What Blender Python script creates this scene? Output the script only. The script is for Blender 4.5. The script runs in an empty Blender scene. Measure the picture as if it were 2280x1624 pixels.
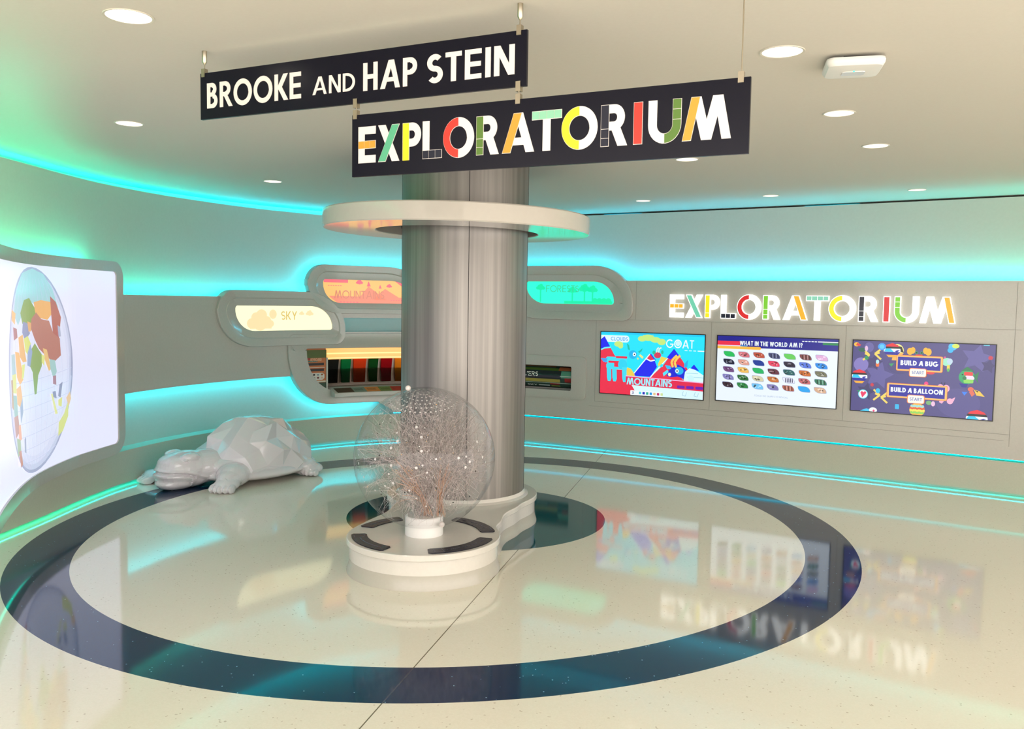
import bpy, bmesh, math, random
from math import sin, cos, pi, radians, sqrt, atan2
from mathutils import Vector, Matrix
random.seed(7)
S = bpy.context.scene
C = S.collection

# ---------------------------------------------------------------- camera
H = 1.65
F, PITCH, ROLL = 1925.0, 0.071, 0.016
fw = Vector((0, cos(PITCH), -sin(PITCH)))
up0 = Vector((0, sin(PITCH), cos(PITCH)))
rt = Vector((1, 0, 0)) * cos(ROLL) + up0 * sin(ROLL)
up = Vector((-1, 0, 0)) * sin(ROLL) + up0 * cos(ROLL)
cd = bpy.data.cameras.new('camera'); cam = bpy.data.objects.new('camera', cd); C.objects.link(cam)
M = Matrix((rt, up, -fw)).transposed().to_4x4(); M.translation = Vector((0, 0, H)); cam.matrix_world = M
cd.sensor_fit = 'HORIZONTAL'; cd.sensor_width = 36.0; cd.lens = 36.0 * F / 2280.0
cd.clip_start = .05; cd.clip_end = 100
S.camera = cam

# ---------------------------------------------------------------- view, world
S.view_settings.view_transform = 'Standard'
try: S.view_settings.look = 'None'
except Exception: pass
S.view_settings.gamma = 1.0
S.view_settings.use_curve_mapping = False
S.view_settings.exposure = 0.0
S.cycles.use_denoising = True
S.cycles.max_bounces = 5; S.cycles.diffuse_bounces = 3; S.cycles.glossy_bounces = 3; S.cycles.transmission_bounces = 4; S.cycles.transparent_max_bounces = 10
S.cycles.use_adaptive_sampling = True; S.cycles.adaptive_threshold = .05
S.cycles.sample_clamp_indirect = 6.0
S.cycles.caustics_reflective = False; S.cycles.caustics_refractive = False
w = bpy.data.worlds.new('world'); S.world = w; w.use_nodes = True
w.node_tree.nodes['Background'].inputs[0].default_value = (1.0, .94, .905, 1)
w.node_tree.nodes['Background'].inputs[1].default_value = 4.7

CEIL = 2.68
def area(name, loc, rot, sx, sy, power, col):
    l = bpy.data.lights.new(name, 'AREA'); l.shape = 'RECTANGLE'; l.size = sx; l.size_y = sy; l.energy = power; l.color = col
    o = bpy.data.objects.new(name, l); C.objects.link(o); o.location = loc; o.rotation_euler = rot; return o
# the room is open to a bright daylit hall behind the camera: the world lights it from there

# ---------------------------------------------------------------- helpers
def lin(c):
    return tuple(((x / 12.92) if x <= .04045 else ((x + .055) / 1.055) ** 2.4) for x in c[:3])
_m = {}
def mat(name, col, rough=.5, metal=0.0, emit=0.0, spec=.5, coat=0.0, trans=0.0, ior=1.45):
    if name in _m: return _m[name]
    m = bpy.data.materials.new(name); m.use_nodes = True
    b = m.node_tree.nodes['Principled BSDF']; l = lin(col) + (1,)
    b.inputs['Base Color'].default_value = l
    b.inputs['Roughness'].default_value = rough; b.inputs['Metallic'].default_value = metal
    b.inputs['Specular IOR Level'].default_value = spec; b.inputs['IOR'].default_value = ior
    b.inputs['Coat Weight'].default_value = coat; b.inputs['Coat Roughness'].default_value = .05
    b.inputs['Transmission Weight'].default_value = trans
    if emit:
        b.inputs['Emission Color'].default_value = l; b.inputs['Emission Strength'].default_value = emit
        b.inputs['Base Color'].default_value = (.02, .02, .02, 1)
    _m[name] = m; return m
def emi(col, k=1.0, rough=.25, glow=False):
    n = ('glow_' if glow else 'lit_') + '%02x%02x%02x_%d' % (int(col[0] * 255), int(col[1] * 255), int(col[2] * 255), int(k * 100))
    new = n not in _m; m = mat(n, col, rough=rough, emit=k)
    if new and not glow: m.cycles.emission_sampling = 'NONE'
    return m
def paint(col, rough=.4):
    return mat('print_%02x%02x%02x' % tuple(int(c * 255) for c in col[:3]), col, rough=rough)
def noisy(name, col, col2, scale, rough=.5, bump=0.0, coat=0.0, detail=4):
    m = mat(name, col, rough=rough, coat=coat); nt = m.node_tree; b = nt.nodes['Principled BSDF']
    tc = nt.nodes.new('ShaderNodeTexCoord'); n = nt.nodes.new('ShaderNodeTexNoise'); n.inputs['Scale'].default_value = scale; n.inputs['Detail'].default_value = detail
    r = nt.nodes.new('ShaderNodeMix'); r.data_type = 'RGBA'
    r.inputs[6].default_value = lin(col) + (1,); r.inputs[7].default_value = lin(col2) + (1,)
    nt.links.new(tc.outputs['Object'], n.inputs['Vector']); nt.links.new(n.outputs[0], r.inputs[0]); nt.links.new(r.outputs[2], b.inputs['Base Color'])
    if bump:
        bp = nt.nodes.new('ShaderNodeBump'); bp.inputs['Strength'].default_value = bump; bp.inputs['Distance'].default_value = .002
        nt.links.new(n.outputs[0], bp.inputs['Height']); nt.links.new(bp.outputs[0], b.inputs['Normal'])
    return m

class MB:
    """collects faces with material slots; build() links ONE mesh object"""
    def __init__(s): s.bm = bmesh.new(); s.mats = []
    def mi(s, m):
        if m not in s.mats: s.mats.append(m)
        return s.mats.index(m)
    def face(s, pts, m, smooth=False):
        vs = [s.bm.verts.new(p) for p in pts]
        try: f = s.bm.faces.new(vs)
        except ValueError: return
        f.material_index = s.mi(m); f.smooth = smooth
    def grid(s, rows, m, closed_u=False, closed_v=False, smooth=True):
        V = [[s.bm.verts.new(p) for p in r] for r in rows]; i_ = s.mi(m); n = len(V); k = len(V[0])
        for a in range(n if closed_v else n - 1):
            for b in range(k if closed_u else k - 1):
                q = [V[a][b], V[a][(b + 1) % k], V[(a + 1) % n][(b + 1) % k], V[(a + 1) % n][b]]
                try: f = s.bm.faces.new(q); f.material_index = i_; f.smooth = smooth
                except ValueError: pass
        return V
    def cap(s, ring, m, smooth=False):
        try: f = s.bm.faces.new(ring); f.material_index = s.mi(m); f.smooth = smooth
        except ValueError: pass
    def prism(s, poly, h0, h1, fn, m, mside=None):
        a = [s.bm.verts.new(fn(x, y, h0)) for x, y in poly]; b = [s.bm.verts.new(fn(x, y, h1)) for x, y in poly]
        i_ = s.mi(m); j_ = s.mi(mside or m)
        f = s.bm.faces.new(b); f.material_index = i_
        f = s.bm.faces.new(a[::-1]); f.material_index = j_
        n = len(a)
        for k in range(n):
            f = s.bm.faces.new([a[k], a[(k + 1) % n], b[(k + 1) % n], b[k]]); f.material_index = j_
    def box(s, c, d, m, R=None):
        x, y, z = [v / 2 for v in d]
        P = [Vector(p) for p in ((-x, -y, -z), (x, -y, -z), (x, y, -z), (-x, y, -z), (-x, -y, z), (x, -y, z), (x, y, z), (-x, y, z))]
        P = [(R @ p if R else p) + Vector(c) for p in P]; v = [s.bm.verts.new(p) for p in P]; i_ = s.mi(m)
        for q in ((0, 3, 2, 1), (4, 5, 6, 7), (0, 1, 5, 4), (1, 2, 6, 5), (2, 3, 7, 6), (3, 0, 4, 7)):
            f = s.bm.faces.new([v[k] for k in q]); f.material_index = i_
    def tube(s, pts, r, m, n=8, caps=True):
        pts = [Vector(p) for p in pts]; rows = []
        rr = r if isinstance(r, (list, tuple)) else [r] * len(pts)
        for i, p in enumerate(pts):
            d = (pts[min(i + 1, len(pts) - 1)] - pts[max(i - 1, 0)]).normalized()
            a = d.orthogonal().normalized() if abs(d.z) > .95 else d.cross(Vector((0, 0, 1))).normalized()
            b = d.cross(a)
            rows.append([p + (a * cos(2 * pi * k / n) + b * sin(2 * pi * k / n)) * rr[i] for k in range(n)])
        V = s.grid(rows, m, closed_u=True)
        if caps: s.cap(V[0][::-1], m); s.cap(V[-1], m)
    def lathe(s, prof, c, m, n=64, a0=0, a1=2 * pi, close=False):
        rows = []; full = abs(a1 - a0 - 2 * pi) < 1e-6
        for r, z in prof:
            rows.append([(c[0] + r * cos(a0 + (a1 - a0) * k / n), c[1] + r * sin(a0 + (a1 - a0) * k / n), c[2] + z) for k in range(n if full else n + 1)])
        return s.grid(rows, m, closed_u=full, closed_v=close)
    def ell(s, c, r, m, R=None, nu=20, nv=12):
        rows = []
        for i in range(1, nv):
            t = pi * i / nv
            rows.append([Vector((r[0] * sin(t) * cos(2 * pi * k / nu), r[1] * sin(t) * sin(2 * pi * k / nu), r[2] * cos(t))) for k in range(nu)])
        rows = [[(R @ p if R else p) + Vector(c) for p in row] for row in rows]
        V = s.grid(rows, m, closed_u=True)
        for row, z in ((V[0], 1), (V[-1], -1)):
            p = Vector((0, 0, z * r[2])); p = (R @ p if R else p) + Vector(c); v = s.bm.verts.new(p)
            for k in range(nu):
                q = [v, row[k], row[(k + 1) % nu]]
                f = s.bm.faces.new(q if z < 0 else q[::-1]); f.smooth = True; f.material_index = s.mi(m)
    def build(s, name, parent=None, fix=True, bevel=0, loc=None):
        if fix: bmesh.ops.recalc_face_normals(s.bm, faces=s.bm.faces)
        me = bpy.data.meshes.new(name); 
        if loc is not None: bmesh.ops.translate(s.bm, verts=s.bm.verts, vec=-Vector(loc))
        s.bm.to_mesh(me); s.bm.free()
        me.set_sharp_from_angle(angle=radians(32))
        for m in s.mats: me.materials.append(m)
        o = bpy.data.objects.new(name, me); C.objects.link(o)
        if loc is not None: o.location = loc
        if parent is not None:
            o.parent = parent
            if loc is None: o.location = -Vector(parent.location) if not any(parent.rotation_euler) else o.location
            else: o.location = Vector(loc) - Vector(parent.location)
        if bevel:
            b = o.modifiers.new('bevel', 'BEVEL'); b.width = bevel; b.segments = 3; b.limit_method = 'ANGLE'; b.angle_limit = radians(40)
        return o
def tag(o, label=None, cat=None, group=None, kind=None):
    for k, v in (('label', label), ('category', cat), ('group', group), ('kind', kind)):
        if v: o[k] = v
    return o
def empty(name, loc=(0, 0, 0)):
    o = bpy.data.objects.new(name, None); C.objects.link(o); o.location = loc; o.empty_display_size = .1; return o

# ---------------------------------------------------------------- the oval wall as a curve in plan
def spline(ct, n=24):
    c = [Vector(p) for p in ct]; c = [2 * c[0] - c[1]] + c + [2 * c[-1] - c[-2]]; o = []
    for i in range(1, len(c) - 2):
        p0, p1, p2, p3 = c[i - 1:i + 3]
        for k in range(n):
            t = k / n; o.append(.5 * ((2 * p1) + (p2 - p0) * t + (2 * p0 - 5 * p1 + 4 * p2 - p3) * t * t + (3 * p1 - 3 * p2 + p3 - p0) * t ** 3))
    o.append(c[-2]); return o
class Wall:
    def __init__(s, ct):
        s.P = spline(ct); s.L = [0]
        for a, b in zip(s.P, s.P[1:]): s.L.append(s.L[-1] + (b - a).length)
        s.N = []
        for i in range(len(s.P)):
            t = (s.P[min(i + 1, len(s.P) - 1)] - s.P[max(i - 1, 0)]).normalized(); s.N.append(Vector((t.y, -t.x)))
    def at(s, u, z, off=0.0):
        u = max(0, min(u, s.L[-1] - 1e-6)); lo, hi = 0, len(s.L) - 1
        while hi - lo > 1:
            m = (lo + hi) // 2
            if s.L[m] <= u: lo = m
            else: hi = m
        t = (u - s.L[lo]) / (s.L[hi] - s.L[lo]); p = s.P[lo].lerp(s.P[hi], t) + s.N[lo].lerp(s.N[hi], t).normalized() * off
        return Vector((p.x, p.y, z))
W = Wall([(-3.52, 1.0), (-3.50, 3.0), (-3.48, 4.5), (-3.45, 5.7), (-3.42, 6.3), (-3.40, 7.0), (-3.33, 7.55), (-3.12, 8.25), (-2.74, 9.0), (-2.35, 9.5),
          (-1.85, 9.93), (-1.25, 10.22), (-.55, 10.32), (.17, 10.13), (1.25, 9.56), (2.9, 8.57), (4.52, 7.51), (6.1, 6.35), (7.6, 5.0)])
SEND = W.L[-1] - .01
def frange(a, b, st):
    n = max(1, int(math.ceil((b - a) / st - 1e-9))); return [a + (b - a) * i / n for i in range(n + 1)]
def wbox(mb, s0, s1, z0, z1, o0, o1, m, st=.08, wall=W):
    """a box bent along the wall; o0 < o1 are offsets towards the room"""
    sec = [(z0, o0), (z0, o1), (z1, o1), (z1, o0)]; rows = []
    for a in frange(s0, s1, st): rows.append([wall.at(a, z, o) for z, o in sec])
    V = mb.grid(rows, m, closed_u=True, smooth=False); mb.cap(V[0], m); mb.cap(V[-1][::-1], m)
def wstrip(mb, pts, r, m, wall=W, off=0.0, st=.08):
    P = []
    for (a, za), (b, zb) in zip(pts, pts[1:]):
        n = max(1, int(sqrt((a - b) ** 2 + (za - zb) ** 2) / st))
        for i in range(n): t = i / n; P.append(wall.at(a + (b - a) * t, za + (zb - za) * t, off))
    P.append(wall.at(pts[-1][0], pts[-1][1], off)); mb.tube(P, r, m, n=5)
def clip(poly, a, b):
    for sgn, lim in ((1, a), (-1, -b)):
        out = []
        for i in range(len(poly)):
            p, q = poly[i], poly[(i + 1) % len(poly)]; dp, dq = sgn * p[0] - lim, sgn * q[0] - lim
            if dp >= 0: out.append(p)
            if dp * dq < 0: t = dp / (dp - dq); out.append((p[0] + (q[0] - p[0]) * t, p[1] + (q[1] - p[1]) * t))
        poly = out
        if len(poly) < 3: return []
    return poly
def wpoly(mb, poly, o0, o1, m, st=.1, wall=W):
    s0, s1 = min(p[0] for p in poly), max(p[0] for p in poly); br = frange(s0, s1, st)
    for a, b in zip(br, br[1:]):
        q = clip(poly, a, b)
        if len(q) >= 3: mb.face([wall.at(x, z, o1) for x, z in q], m); mb.face([wall.at(x, z, o0) for x, z in q][::-1], m)
    n = len(poly)
    for i in range(n):
        p, q = poly[i], poly[(i + 1) % n]; k = max(1, int(abs(p[0] - q[0]) / st))
        for j in range(k):
            A = (p[0] + (q[0] - p[0]) * j / k, p[1] + (q[1] - p[1]) * j / k); B = (p[0] + (q[0] - p[0]) * (j + 1) / k, p[1] + (q[1] - p[1]) * (j + 1) / k)
            mb.face([wall.at(A[0], A[1], o0), wall.at(B[0], B[1], o0), wall.at(B[0], B[1], o1), wall.at(A[0], A[1], o1)], m)
def leaf(s0, s1, z0, z1, tl, tr, br, bl, n=10, k=6):
    """rounded quadrilateral, corner radii (rs, rz); same point count for every call so that shapes can be lofted"""
    o = []
    for (cx, cy, rx, ry, a) in ((s0 + tl[0], z1 - tl[1], tl[0], tl[1], 180), (s1 - tr[0], z1 - tr[1], tr[0], tr[1], 90), (s1 - br[0], z0 + br[1], br[0], br[1], 0), (s0 + bl[0], z0 + bl[1], bl[0], bl[1], -90)):
        o.append([(cx + rx * cos(radians(a - 90 * i / n)), cy + ry * sin(radians(a - 90 * i / n))) for i in range(n + 1)])
    out = []
    for i in range(4):
        out += o[i]; p, q = o[i][-1], o[(i + 1) % 4][0]
        out += [(p[0] + (q[0] - p[0]) * j / k, p[1] + (q[1] - p[1]) * j / k) for j in range(1, k)]
    return out

# ---------------------------------------------------------------- geometric capital letters
def arc(cx, cy, rx, ry, w, a0, a1, n=None):
    n = n or max(4, int(abs(a1 - a0) / 12)); P = []
    for i in range(n):
        t0, t1 = radians(a0 + (a1 - a0) * i / n), radians(a0 + (a1 - a0) * (i + 1) / n)
        P.append([(cx + rx * cos(t0), cy + ry * sin(t0)), (cx + rx * cos(t1), cy + ry * sin(t1)), (cx + (rx - w) * cos(t1), cy + (ry - w) * sin(t1)), (cx + (rx - w) * cos(t0), cy + (ry - w) * sin(t0))])
    return P
def R_(x0, y0, x1, y1): return [[(x0, y0), (x1, y0), (x1, y1), (x0, y1)]]
def par(xb, xt, w, y0=0, y1=1): return [[(xb, y0), (xb + w, y0), (xt + w, y1), (xt, y1)]]
def glyph(c, w):
    h = w * .86
    if c == 'E': return R_(0, 0, w, 1) + R_(w, 0, .6, h) + R_(w, 1 - h, .6, 1) + R_(w, .5 - h / 2, .58, .5 + h / 2), .62
    if c == 'F': return R_(0, 0, w, 1) + R_(w, 1 - h, .56, 1) + R_(w, .52 - h / 2, .53, .52 + h / 2), .58
    if c == 'X': return par(0, .56 - w * .1, w * 1.1) + par(.6 - w * .1, 0, w * 1.1), .76
    if c == 'P': return R_(0, 0, w, 1) + R_(w, 1 - h, .32, 1) + R_(w, .4, .32, .4 + h) + arc(.32, .7, .3, .3, w, -90, 90), .63
    if c == 'L': return R_(0, 0, w, 1) + R_(w, 0, .54, h), .56
    if c == 'O': return arc(.5, .5, .52, .52, w, 0, 360, 36), 1.02
    if c == 'Q': return arc(.5, .5, .52, .52, w, 0, 360, 36) + par(.75, .5, w, -.02, .35), 1.02
    if c == 'R': return R_(0, 0, w, 1) + R_(w, 1 - h, .33, 1) + R_(w, .42, .33, .42 + h) + arc(.33, .71, .29, .29, w, -90, 90) + par(.52, .22, w * 1.15, 0, .46), .7
    if c == 'B': return R_(0, 0, w, 1) + R_(w, 1 - h, .3, 1) + R_(w, .46, .32, .46 + h) + R_(w, 0, .32, h) + arc(.3, .75, .25, .25, w, -90, 90) + arc(.32, .29, .29, .29, w, -90, 90), .63
    if c == 'A':
        return par(0, .38, w * 1.1) + par(.86 - w * 1.1 + .03, .48 - .07, w * 1.1) + R_(.25, .24, .68, .24 + h * .9), .9
    if c == 'T': return R_(.3 - w / 2, 0, .3 + w / 2, 1) + R_(0, 1 - h, .6, 1), .6
    if c == 'I': return R_(0, 0, w, 1), w
    if c == 'U': return R_(0, .36, w, 1) + R_(.68 - w, .36, .68, 1) + arc(.34, .36, .34, .37, w, 180, 360), .68
    if c == 'V': return par(.33, 0, w * 1.1) + par(.33, .66, w * 1.1), .66 + w
    if c == 'M': return par(0, .2, w) + par(.44, .2 + .01, w * 1.15) + par(.44, .7, w * 1.15) + par(.96, .72 + .04, w), .96 + w
    if c == 'N': return R_(0, 0, w, 1) + R_(.72 - w, 0, .72, 1) + par(.72 - w * 1.15, 0, w * 1.15), .72
    if c == 'K': return R_(0, 0, w, 1) + par(.5, .13, w * 1.25, 0, .56) + par(.1, .48, w * 1.25, .42, 1), .7
    if c == 'H': return R_(0, 0, w, 1) + R_(.66 - w, 0, .66, 1) + R_(w, .5 - h / 2, .66 - w, .5 + h / 2), .66
    if c == 'S': q = (.5 - w / 2) / 2; r = q + w / 2; return arc(r, .5 + q, r, r, w, 38, 272) + arc(r, .5 - q, r, r, w, 92, -142), 2 * r - .02
    if c == 'D': return R_(0, 0, w, 1) + R_(w, 1 - h, .24, 1) + R_(w, 0, .24, h) + arc(.24, .5, .5, .5, w, -90, 90), .74
    if c == 'G': return arc(.5, .5, .52, .52, w, 45, 350, 30) + R_(.55, .5 - h, 1.02, .5), 1.02
    if c == 'C': return arc(.5, .5, .52, .52, w, 48, 312, 28), .86
    if c == 'W': return par(.2, 0, w) + par(.2, .42, w) + par(.66, .43, w) + par(.66, .9, w), .9 + w
    if c == 'Y': return R_(.32 - w / 2, 0, .32 + w / 2, .48) + par(.32 - w / 2, 0, w * 1.1, .4, 1) + par(.32 - w / 2, .64 - w, w * 1.1, .4, 1), .66
    if c == '?': return arc(.26, .72, .26, .27, w, 200, -80) + R_(.26 - w / 2, .24, .26 + w / 2, .5) + R_(.26 - w / 2, 0, .26 + w / 2, .13), .52
    if c == "'": return R_(0, .65, w * .8, 1), w
    return [], .20
def text_polys(txt, w=.17, gap=.1):
    """list of (char, polys) laid out at cap height 1; returns list and width"""
    x = 0; out = []
    for c in txt:
        g, a = glyph(c, w)
        if g: out.append((c, [[(px + x, py) for px, py in p] for p in g]))
        x += a + gap
    return out, x - gap
def put_text(mb, txt, x0, x1, y0, h, fn, m, w=.17, gap=.1, h0=0, h1=None):
    """writing fitted between x0 and x1; flat when h1 is None"""
    L, tw = text_polys(txt, w, gap); k = (x1 - x0) / tw
    for c, ps in L:
        for p in ps:
            q = [(x0 + a * k, y0 + b * h) for a, b in p]
            if h1 is None: mb.face([fn(a, b, h0) for a, b in q], m)
            else: mb.prism(q, h0, h1, fn, m)

# ---------------------------------------------------------------- main materials
WHITE = noisy('white_solid_surface', (.735, .715, .675), (.70, .68, .64), 60, rough=.22, coat=.2)
WALLW = noisy('painted_wall', (.73, .735, .69), (.70, .705, .66), 40, rough=.6)
CEILM = noisy('ceiling_paint', (.82, .795, .745), (.80, .775, .72), 60, rough=.7)
LEDGEM = noisy('ledge_stone', (.74, .74, .67), (.68, .68, .61), 90, rough=.3)
def led_mat(name, k, shift=0.0):
    """RGB light strip whose colour drifts from green at the left end through cyan and back to green"""
    m = bpy.data.materials.new(name); m.use_nodes = True; nt = m.node_tree; nt.nodes.remove(nt.nodes['Principled BSDF'])
    g = nt.nodes.new('ShaderNodeNewGeometry'); sx = nt.nodes.new('ShaderNodeSeparateXYZ'); mr = nt.nodes.new('ShaderNodeMapRange')
    mr.inputs[1].default_value = -4.6 - shift; mr.inputs[2].default_value = 5.5
    cr = nt.nodes.new('ShaderNodeValToRGB'); e = cr.color_ramp.elements
    e[0].position = 0; e[0].color = (.02, .80, .42, 1); e[1].position = 1; e[1].color = (.02, .85, .42, 1)
    for p, c in ((.07, (0, .78, .60, 1)), (.125, (0, .66, .88, 1)), (.66, (0, .60, 1.0, 1)), (.85, (0, .75, .80, 1))):
        q = e.new(p); q.color = c
    em = nt.nodes.new('ShaderNodeEmission'); em.inputs[1].default_value = k
    my = nt.nodes.new('ShaderNodeMapRange'); my.inputs[1].default_value = 5.0; my.inputs[2].default_value = 7.4; my.inputs[3].default_value = -1.2; my.inputs[4].default_value = 0
    ad = nt.nodes.new('ShaderNodeMath'); ad.operation = 'ADD'
    nt.links.new(g.outputs['Position'], sx.inputs[0]); nt.links.new(sx.outputs[1], my.inputs[0]); nt.links.new(sx.outputs[0], ad.inputs[0]); nt.links.new(my.outputs[0], ad.inputs[1]); nt.links.new(ad.outputs[0], mr.inputs[0]); nt.links.new(mr.outputs[0], cr.inputs[0])
    nt.links.new(cr.outputs[0], em.inputs[0]); nt.links.new(em.outputs[0], nt.nodes['Material Output'].inputs[0]); return m
LED = led_mat('led_strip', 68, -.55); LEDTOE = led_mat('led_strip_line', 4); LEDTOP = led_mat('led_strip_cove', 40, -.45); LEDLOW = led_mat('led_strip_low', 44); LEDFL = led_mat('led_strip_floor', 20, -.5); LEDDIM = led_mat('led_strip_dim', .8)

# ---------------------------------------------------------------- floor, ceiling, walls
def floor_mat():
    m = bpy.data.materials.new('terrazzo_floor'); m.use_nodes = True; nt = m.node_tree; N = nt.nodes; L = nt.links; b = N['Principled BSDF']
    tc = N.new('ShaderNodeTexCoord')
    def math_(op, a, c=None, clampv=False):
        n = N.new('ShaderNodeMath'); n.operation = op; n.use_clamp = clampv
        for i, v in enumerate((a, c)):
            if v is None: continue
            if isinstance(v, (int, float)): n.inputs[i].default_value = v
            else: L.new(v, n.inputs[i])
        return n.outputs[0]
    sep = N.new('ShaderNodeSeparateXYZ'); L.new(tc.outputs['Object'], sep.inputs[0])
    def ellipse(cx, cy, a, bb, th):
        x = math_('SUBTRACT', sep.outputs[0], cx); y = math_('SUBTRACT', sep.outputs[1], cy)
        u = math_('ADD', math_('MULTIPLY', x, cos(th) / a), math_('MULTIPLY', y, sin(th) / a))
        v = math_('ADD', math_('MULTIPLY', x, -sin(th) / bb), math_('MULTIPLY', y, cos(th) / bb))
        return math_('LESS_THAN', math_('ADD', math_('MULTIPLY', u, u), math_('MULTIPLY', v, v)), 1.0)
    eo = ellipse(-.413, 6.347, 2.938, 2.817, atan2(-.836, -.548)); ei = ellipse(-.404, 6.336, 2.583, 2.458, atan2(-.810, -.587)); es = ellipse(-.26, 6.629, .998, .978, atan2(.355, -.935) + pi)
    ring = math_('SUBTRACT', eo, ei, True)
    def mix(f, a, c):
        r = N.new('ShaderNodeMix'); r.data_type = 'RGBA'
        (L.new(f, r.inputs[0]) if not isinstance(f, float) else setattr(r.inputs[0], 'default_value', f))
        for i, v in ((6, a), (7, c)):
            if isinstance(v, tuple): r.inputs[i].default_value = lin(v) + (1,)
            else: L.new(v, r.inputs[i])
        return r.outputs[2]
    vor = N.new('ShaderNodeTexVoronoi'); vor.inputs['Scale'].default_value = 140; L.new(tc.outputs['Object'], vor.inputs[0])
    noi = N.new('ShaderNodeTexNoise'); noi.inputs['Scale'].default_value = 1.3; noi.inputs['Detail'].default_value = 3; L.new(tc.outputs['Object'], noi.inputs[0])
    sv = N.new('ShaderNodeSeparateColor'); L.new(vor.outputs['Color'], sv.inputs[0])
    cream = mix(sv.outputs[0], (.94, .92, .86), (.91, .89, .82))
    cream = mix(noi.outputs[0], cream, (.92, .90, .83))
    dark = math_('GREATER_THAN', sv.outputs[1], .993); cream = mix(dark, cream, (.80, .76, .68))
    navy = mix(sv.outputs[0], (.04, .17, .32), (.03, .14, .27))
    v2 = N.new('ShaderNodeTexVoronoi'); v2.inputs['Scale'].default_value = 70; L.new(tc.outputs['Object'], v2.inputs[0]); s2 = N.new('ShaderNodeSeparateColor'); L.new(v2.outputs['Color'], s2.inputs[0])
    fleck = math_('MULTIPLY', math_('GREATER_THAN', s2.outputs[0], .97), math_('LESS_THAN', v2.outputs['Distance'], .22))
    navy = mix(fleck, navy, (.60, .75, .80))
    teal = mix(sv.outputs[0], (.06, .34, .38), (.05, .31, .35))
    col = mix(ring, cream, navy); col = mix(es, col, teal)
    # expansion joint crossing the floor
    d = math_('ABSOLUTE', math_('SUBTRACT', math_('ADD', math_('MULTIPLY', sep.outputs[1], .2544), -1.388), sep.outputs[0]))
    jl = math_('MULTIPLY', math_('LESS_THAN', d, .003), math_('SUBTRACT', 1.0, es))
    jl = math_('MULTIPLY', jl, math_('SUBTRACT', 1.0, math_('MULTIPLY', ring, .7)))
    col = mix(jl, col, (.45, .42, .34))
    L.new(col, b.inputs['Base Color'])
    b.inputs['Roughness'].default_value = .065; b.inputs['IOR'].default_value = 1.55; b.inputs['Specular IOR Level'].default_value = .6
    nb = N.new('ShaderNodeTexNoise'); nb.inputs['Scale'].default_value = 2.2; L.new(tc.outputs['Object'], nb.inputs[0])
    bp = N.new('ShaderNodeBump'); bp.inputs['Strength'].default_value = .015; bp.inputs['Distance'].default_value = .02; L.new(nb.outputs[0], bp.inputs['Height']); L.new(bp.outputs[0], b.inputs['Normal'])
    return m
mb = MB(); mb.box((1, 5.9, -.05), (17, 14.2, .1), floor_mat()); tag(mb.build('floor'), kind='structure')
mb = MB(); mb.box((1, 5.9, CEIL + .06), (17, 14.2, .12), CEILM); tag(mb.build('ceiling'), kind='structure')
# upper wall behind the lit panels: left run stops short of the ceiling (light cove), right run closes up to a dark shadow gap
SPLIT = 11.2
mb = MB(); wbox(mb, 0, 8.0, .30, 2.61, -.24, -.16, WALLW); tag(mb.build('wall_left'), kind='structure')
mb = MB(); wbox(mb, 8.0, SPLIT, .30, 2.61, -.24, -.16, WALLW); tag(mb.build('wall_back'), kind='structure')
mb = MB(); wbox(mb, SPLIT, SEND, .30, 2.662, -.24, -.16, WALLW); tag(mb.build('wall_right'), kind='structure')
# outer shell that closes the coves
mb = MB(); wbox(mb, 0, SEND, 0, CEIL, -.50, -.42, WALLW, st=.15); tag(mb.build('wall_outer'), kind='structure')
# ledge running along the foot of the wall
mb = MB(); wbox(mb, 0, SEND, .035, .315, -.26, 0, LEDGEM); tag(mb.build('baseboard_ledge'), kind='structure')
mb = MB(); wbox(mb, 0, SEND, 0, .035, -.26, -.12, LEDGEM); tag(mb.build('baseboard_plinth'), kind='structure')

# light strips (each run is one lamp)
def strip(name, pts, r, m, off, label, wall=W, group='colour light strips hidden round the wall panels'):
    mb = MB(); wstrip(mb, pts, r, m, wall, off); return tag(mb.build(name), label, 'light strip', group)
strip('light_strip', [(1.0, 2.612), (11.0, 2.612)], .010, LEDTOP, -.30, 'teal light strip in the cove along the top of the left wall')
strip('light_strip', [(12.4, 2.667), (12.85, 2.667)], .004, LEDDIM, -.20, 'short cyan light strip showing in the ceiling gap right of the column')
strip('light_strip', [(14.6, 2.667), (15.12, 2.667)], .004, LEDDIM, -.20, 'short cyan light strip showing in the ceiling gap above the lit letters')
strip('light_strip', [(6.2, 1.63), (8.84, 1.64), (8.92, 1.72), (8.94, 1.86), (9.01, 1.95), (9.12, 2.0), (10.15, 2.0), (10.4, 1.85)], .011, LED, -.078, 'cyan light strip behind the top of the left wall band and mountain pod')
strip('light_strip', [(10.4, 1.86), (11.0, 2.03), (12.45, 2.03), (12.7, 1.89), (17.8, 1.89)], .011, LED, -.078, 'cyan light strip behind the top edge of the right wall panel')
strip('light_strip', [(6.0, .85), (8.73, .86), (8.79, .76), (8.90, .63), (9.02, .55), (9.16, .51), (9.75, .515)], .012, LEDLOW, -.078, 'cyan light strip under the left wall band above the turtle')
strip('light_strip', [(9.95, .326), (SEND - .1, .326)], .005, LEDTOE, -.045, 'thin cyan light line between right wall panel and ledge')
strip('light_strip', [(.5, .035), (SEND - .1, .035)], .004, LEDFL, -.03, 'teal light strip under the ledge at floor level')

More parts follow.
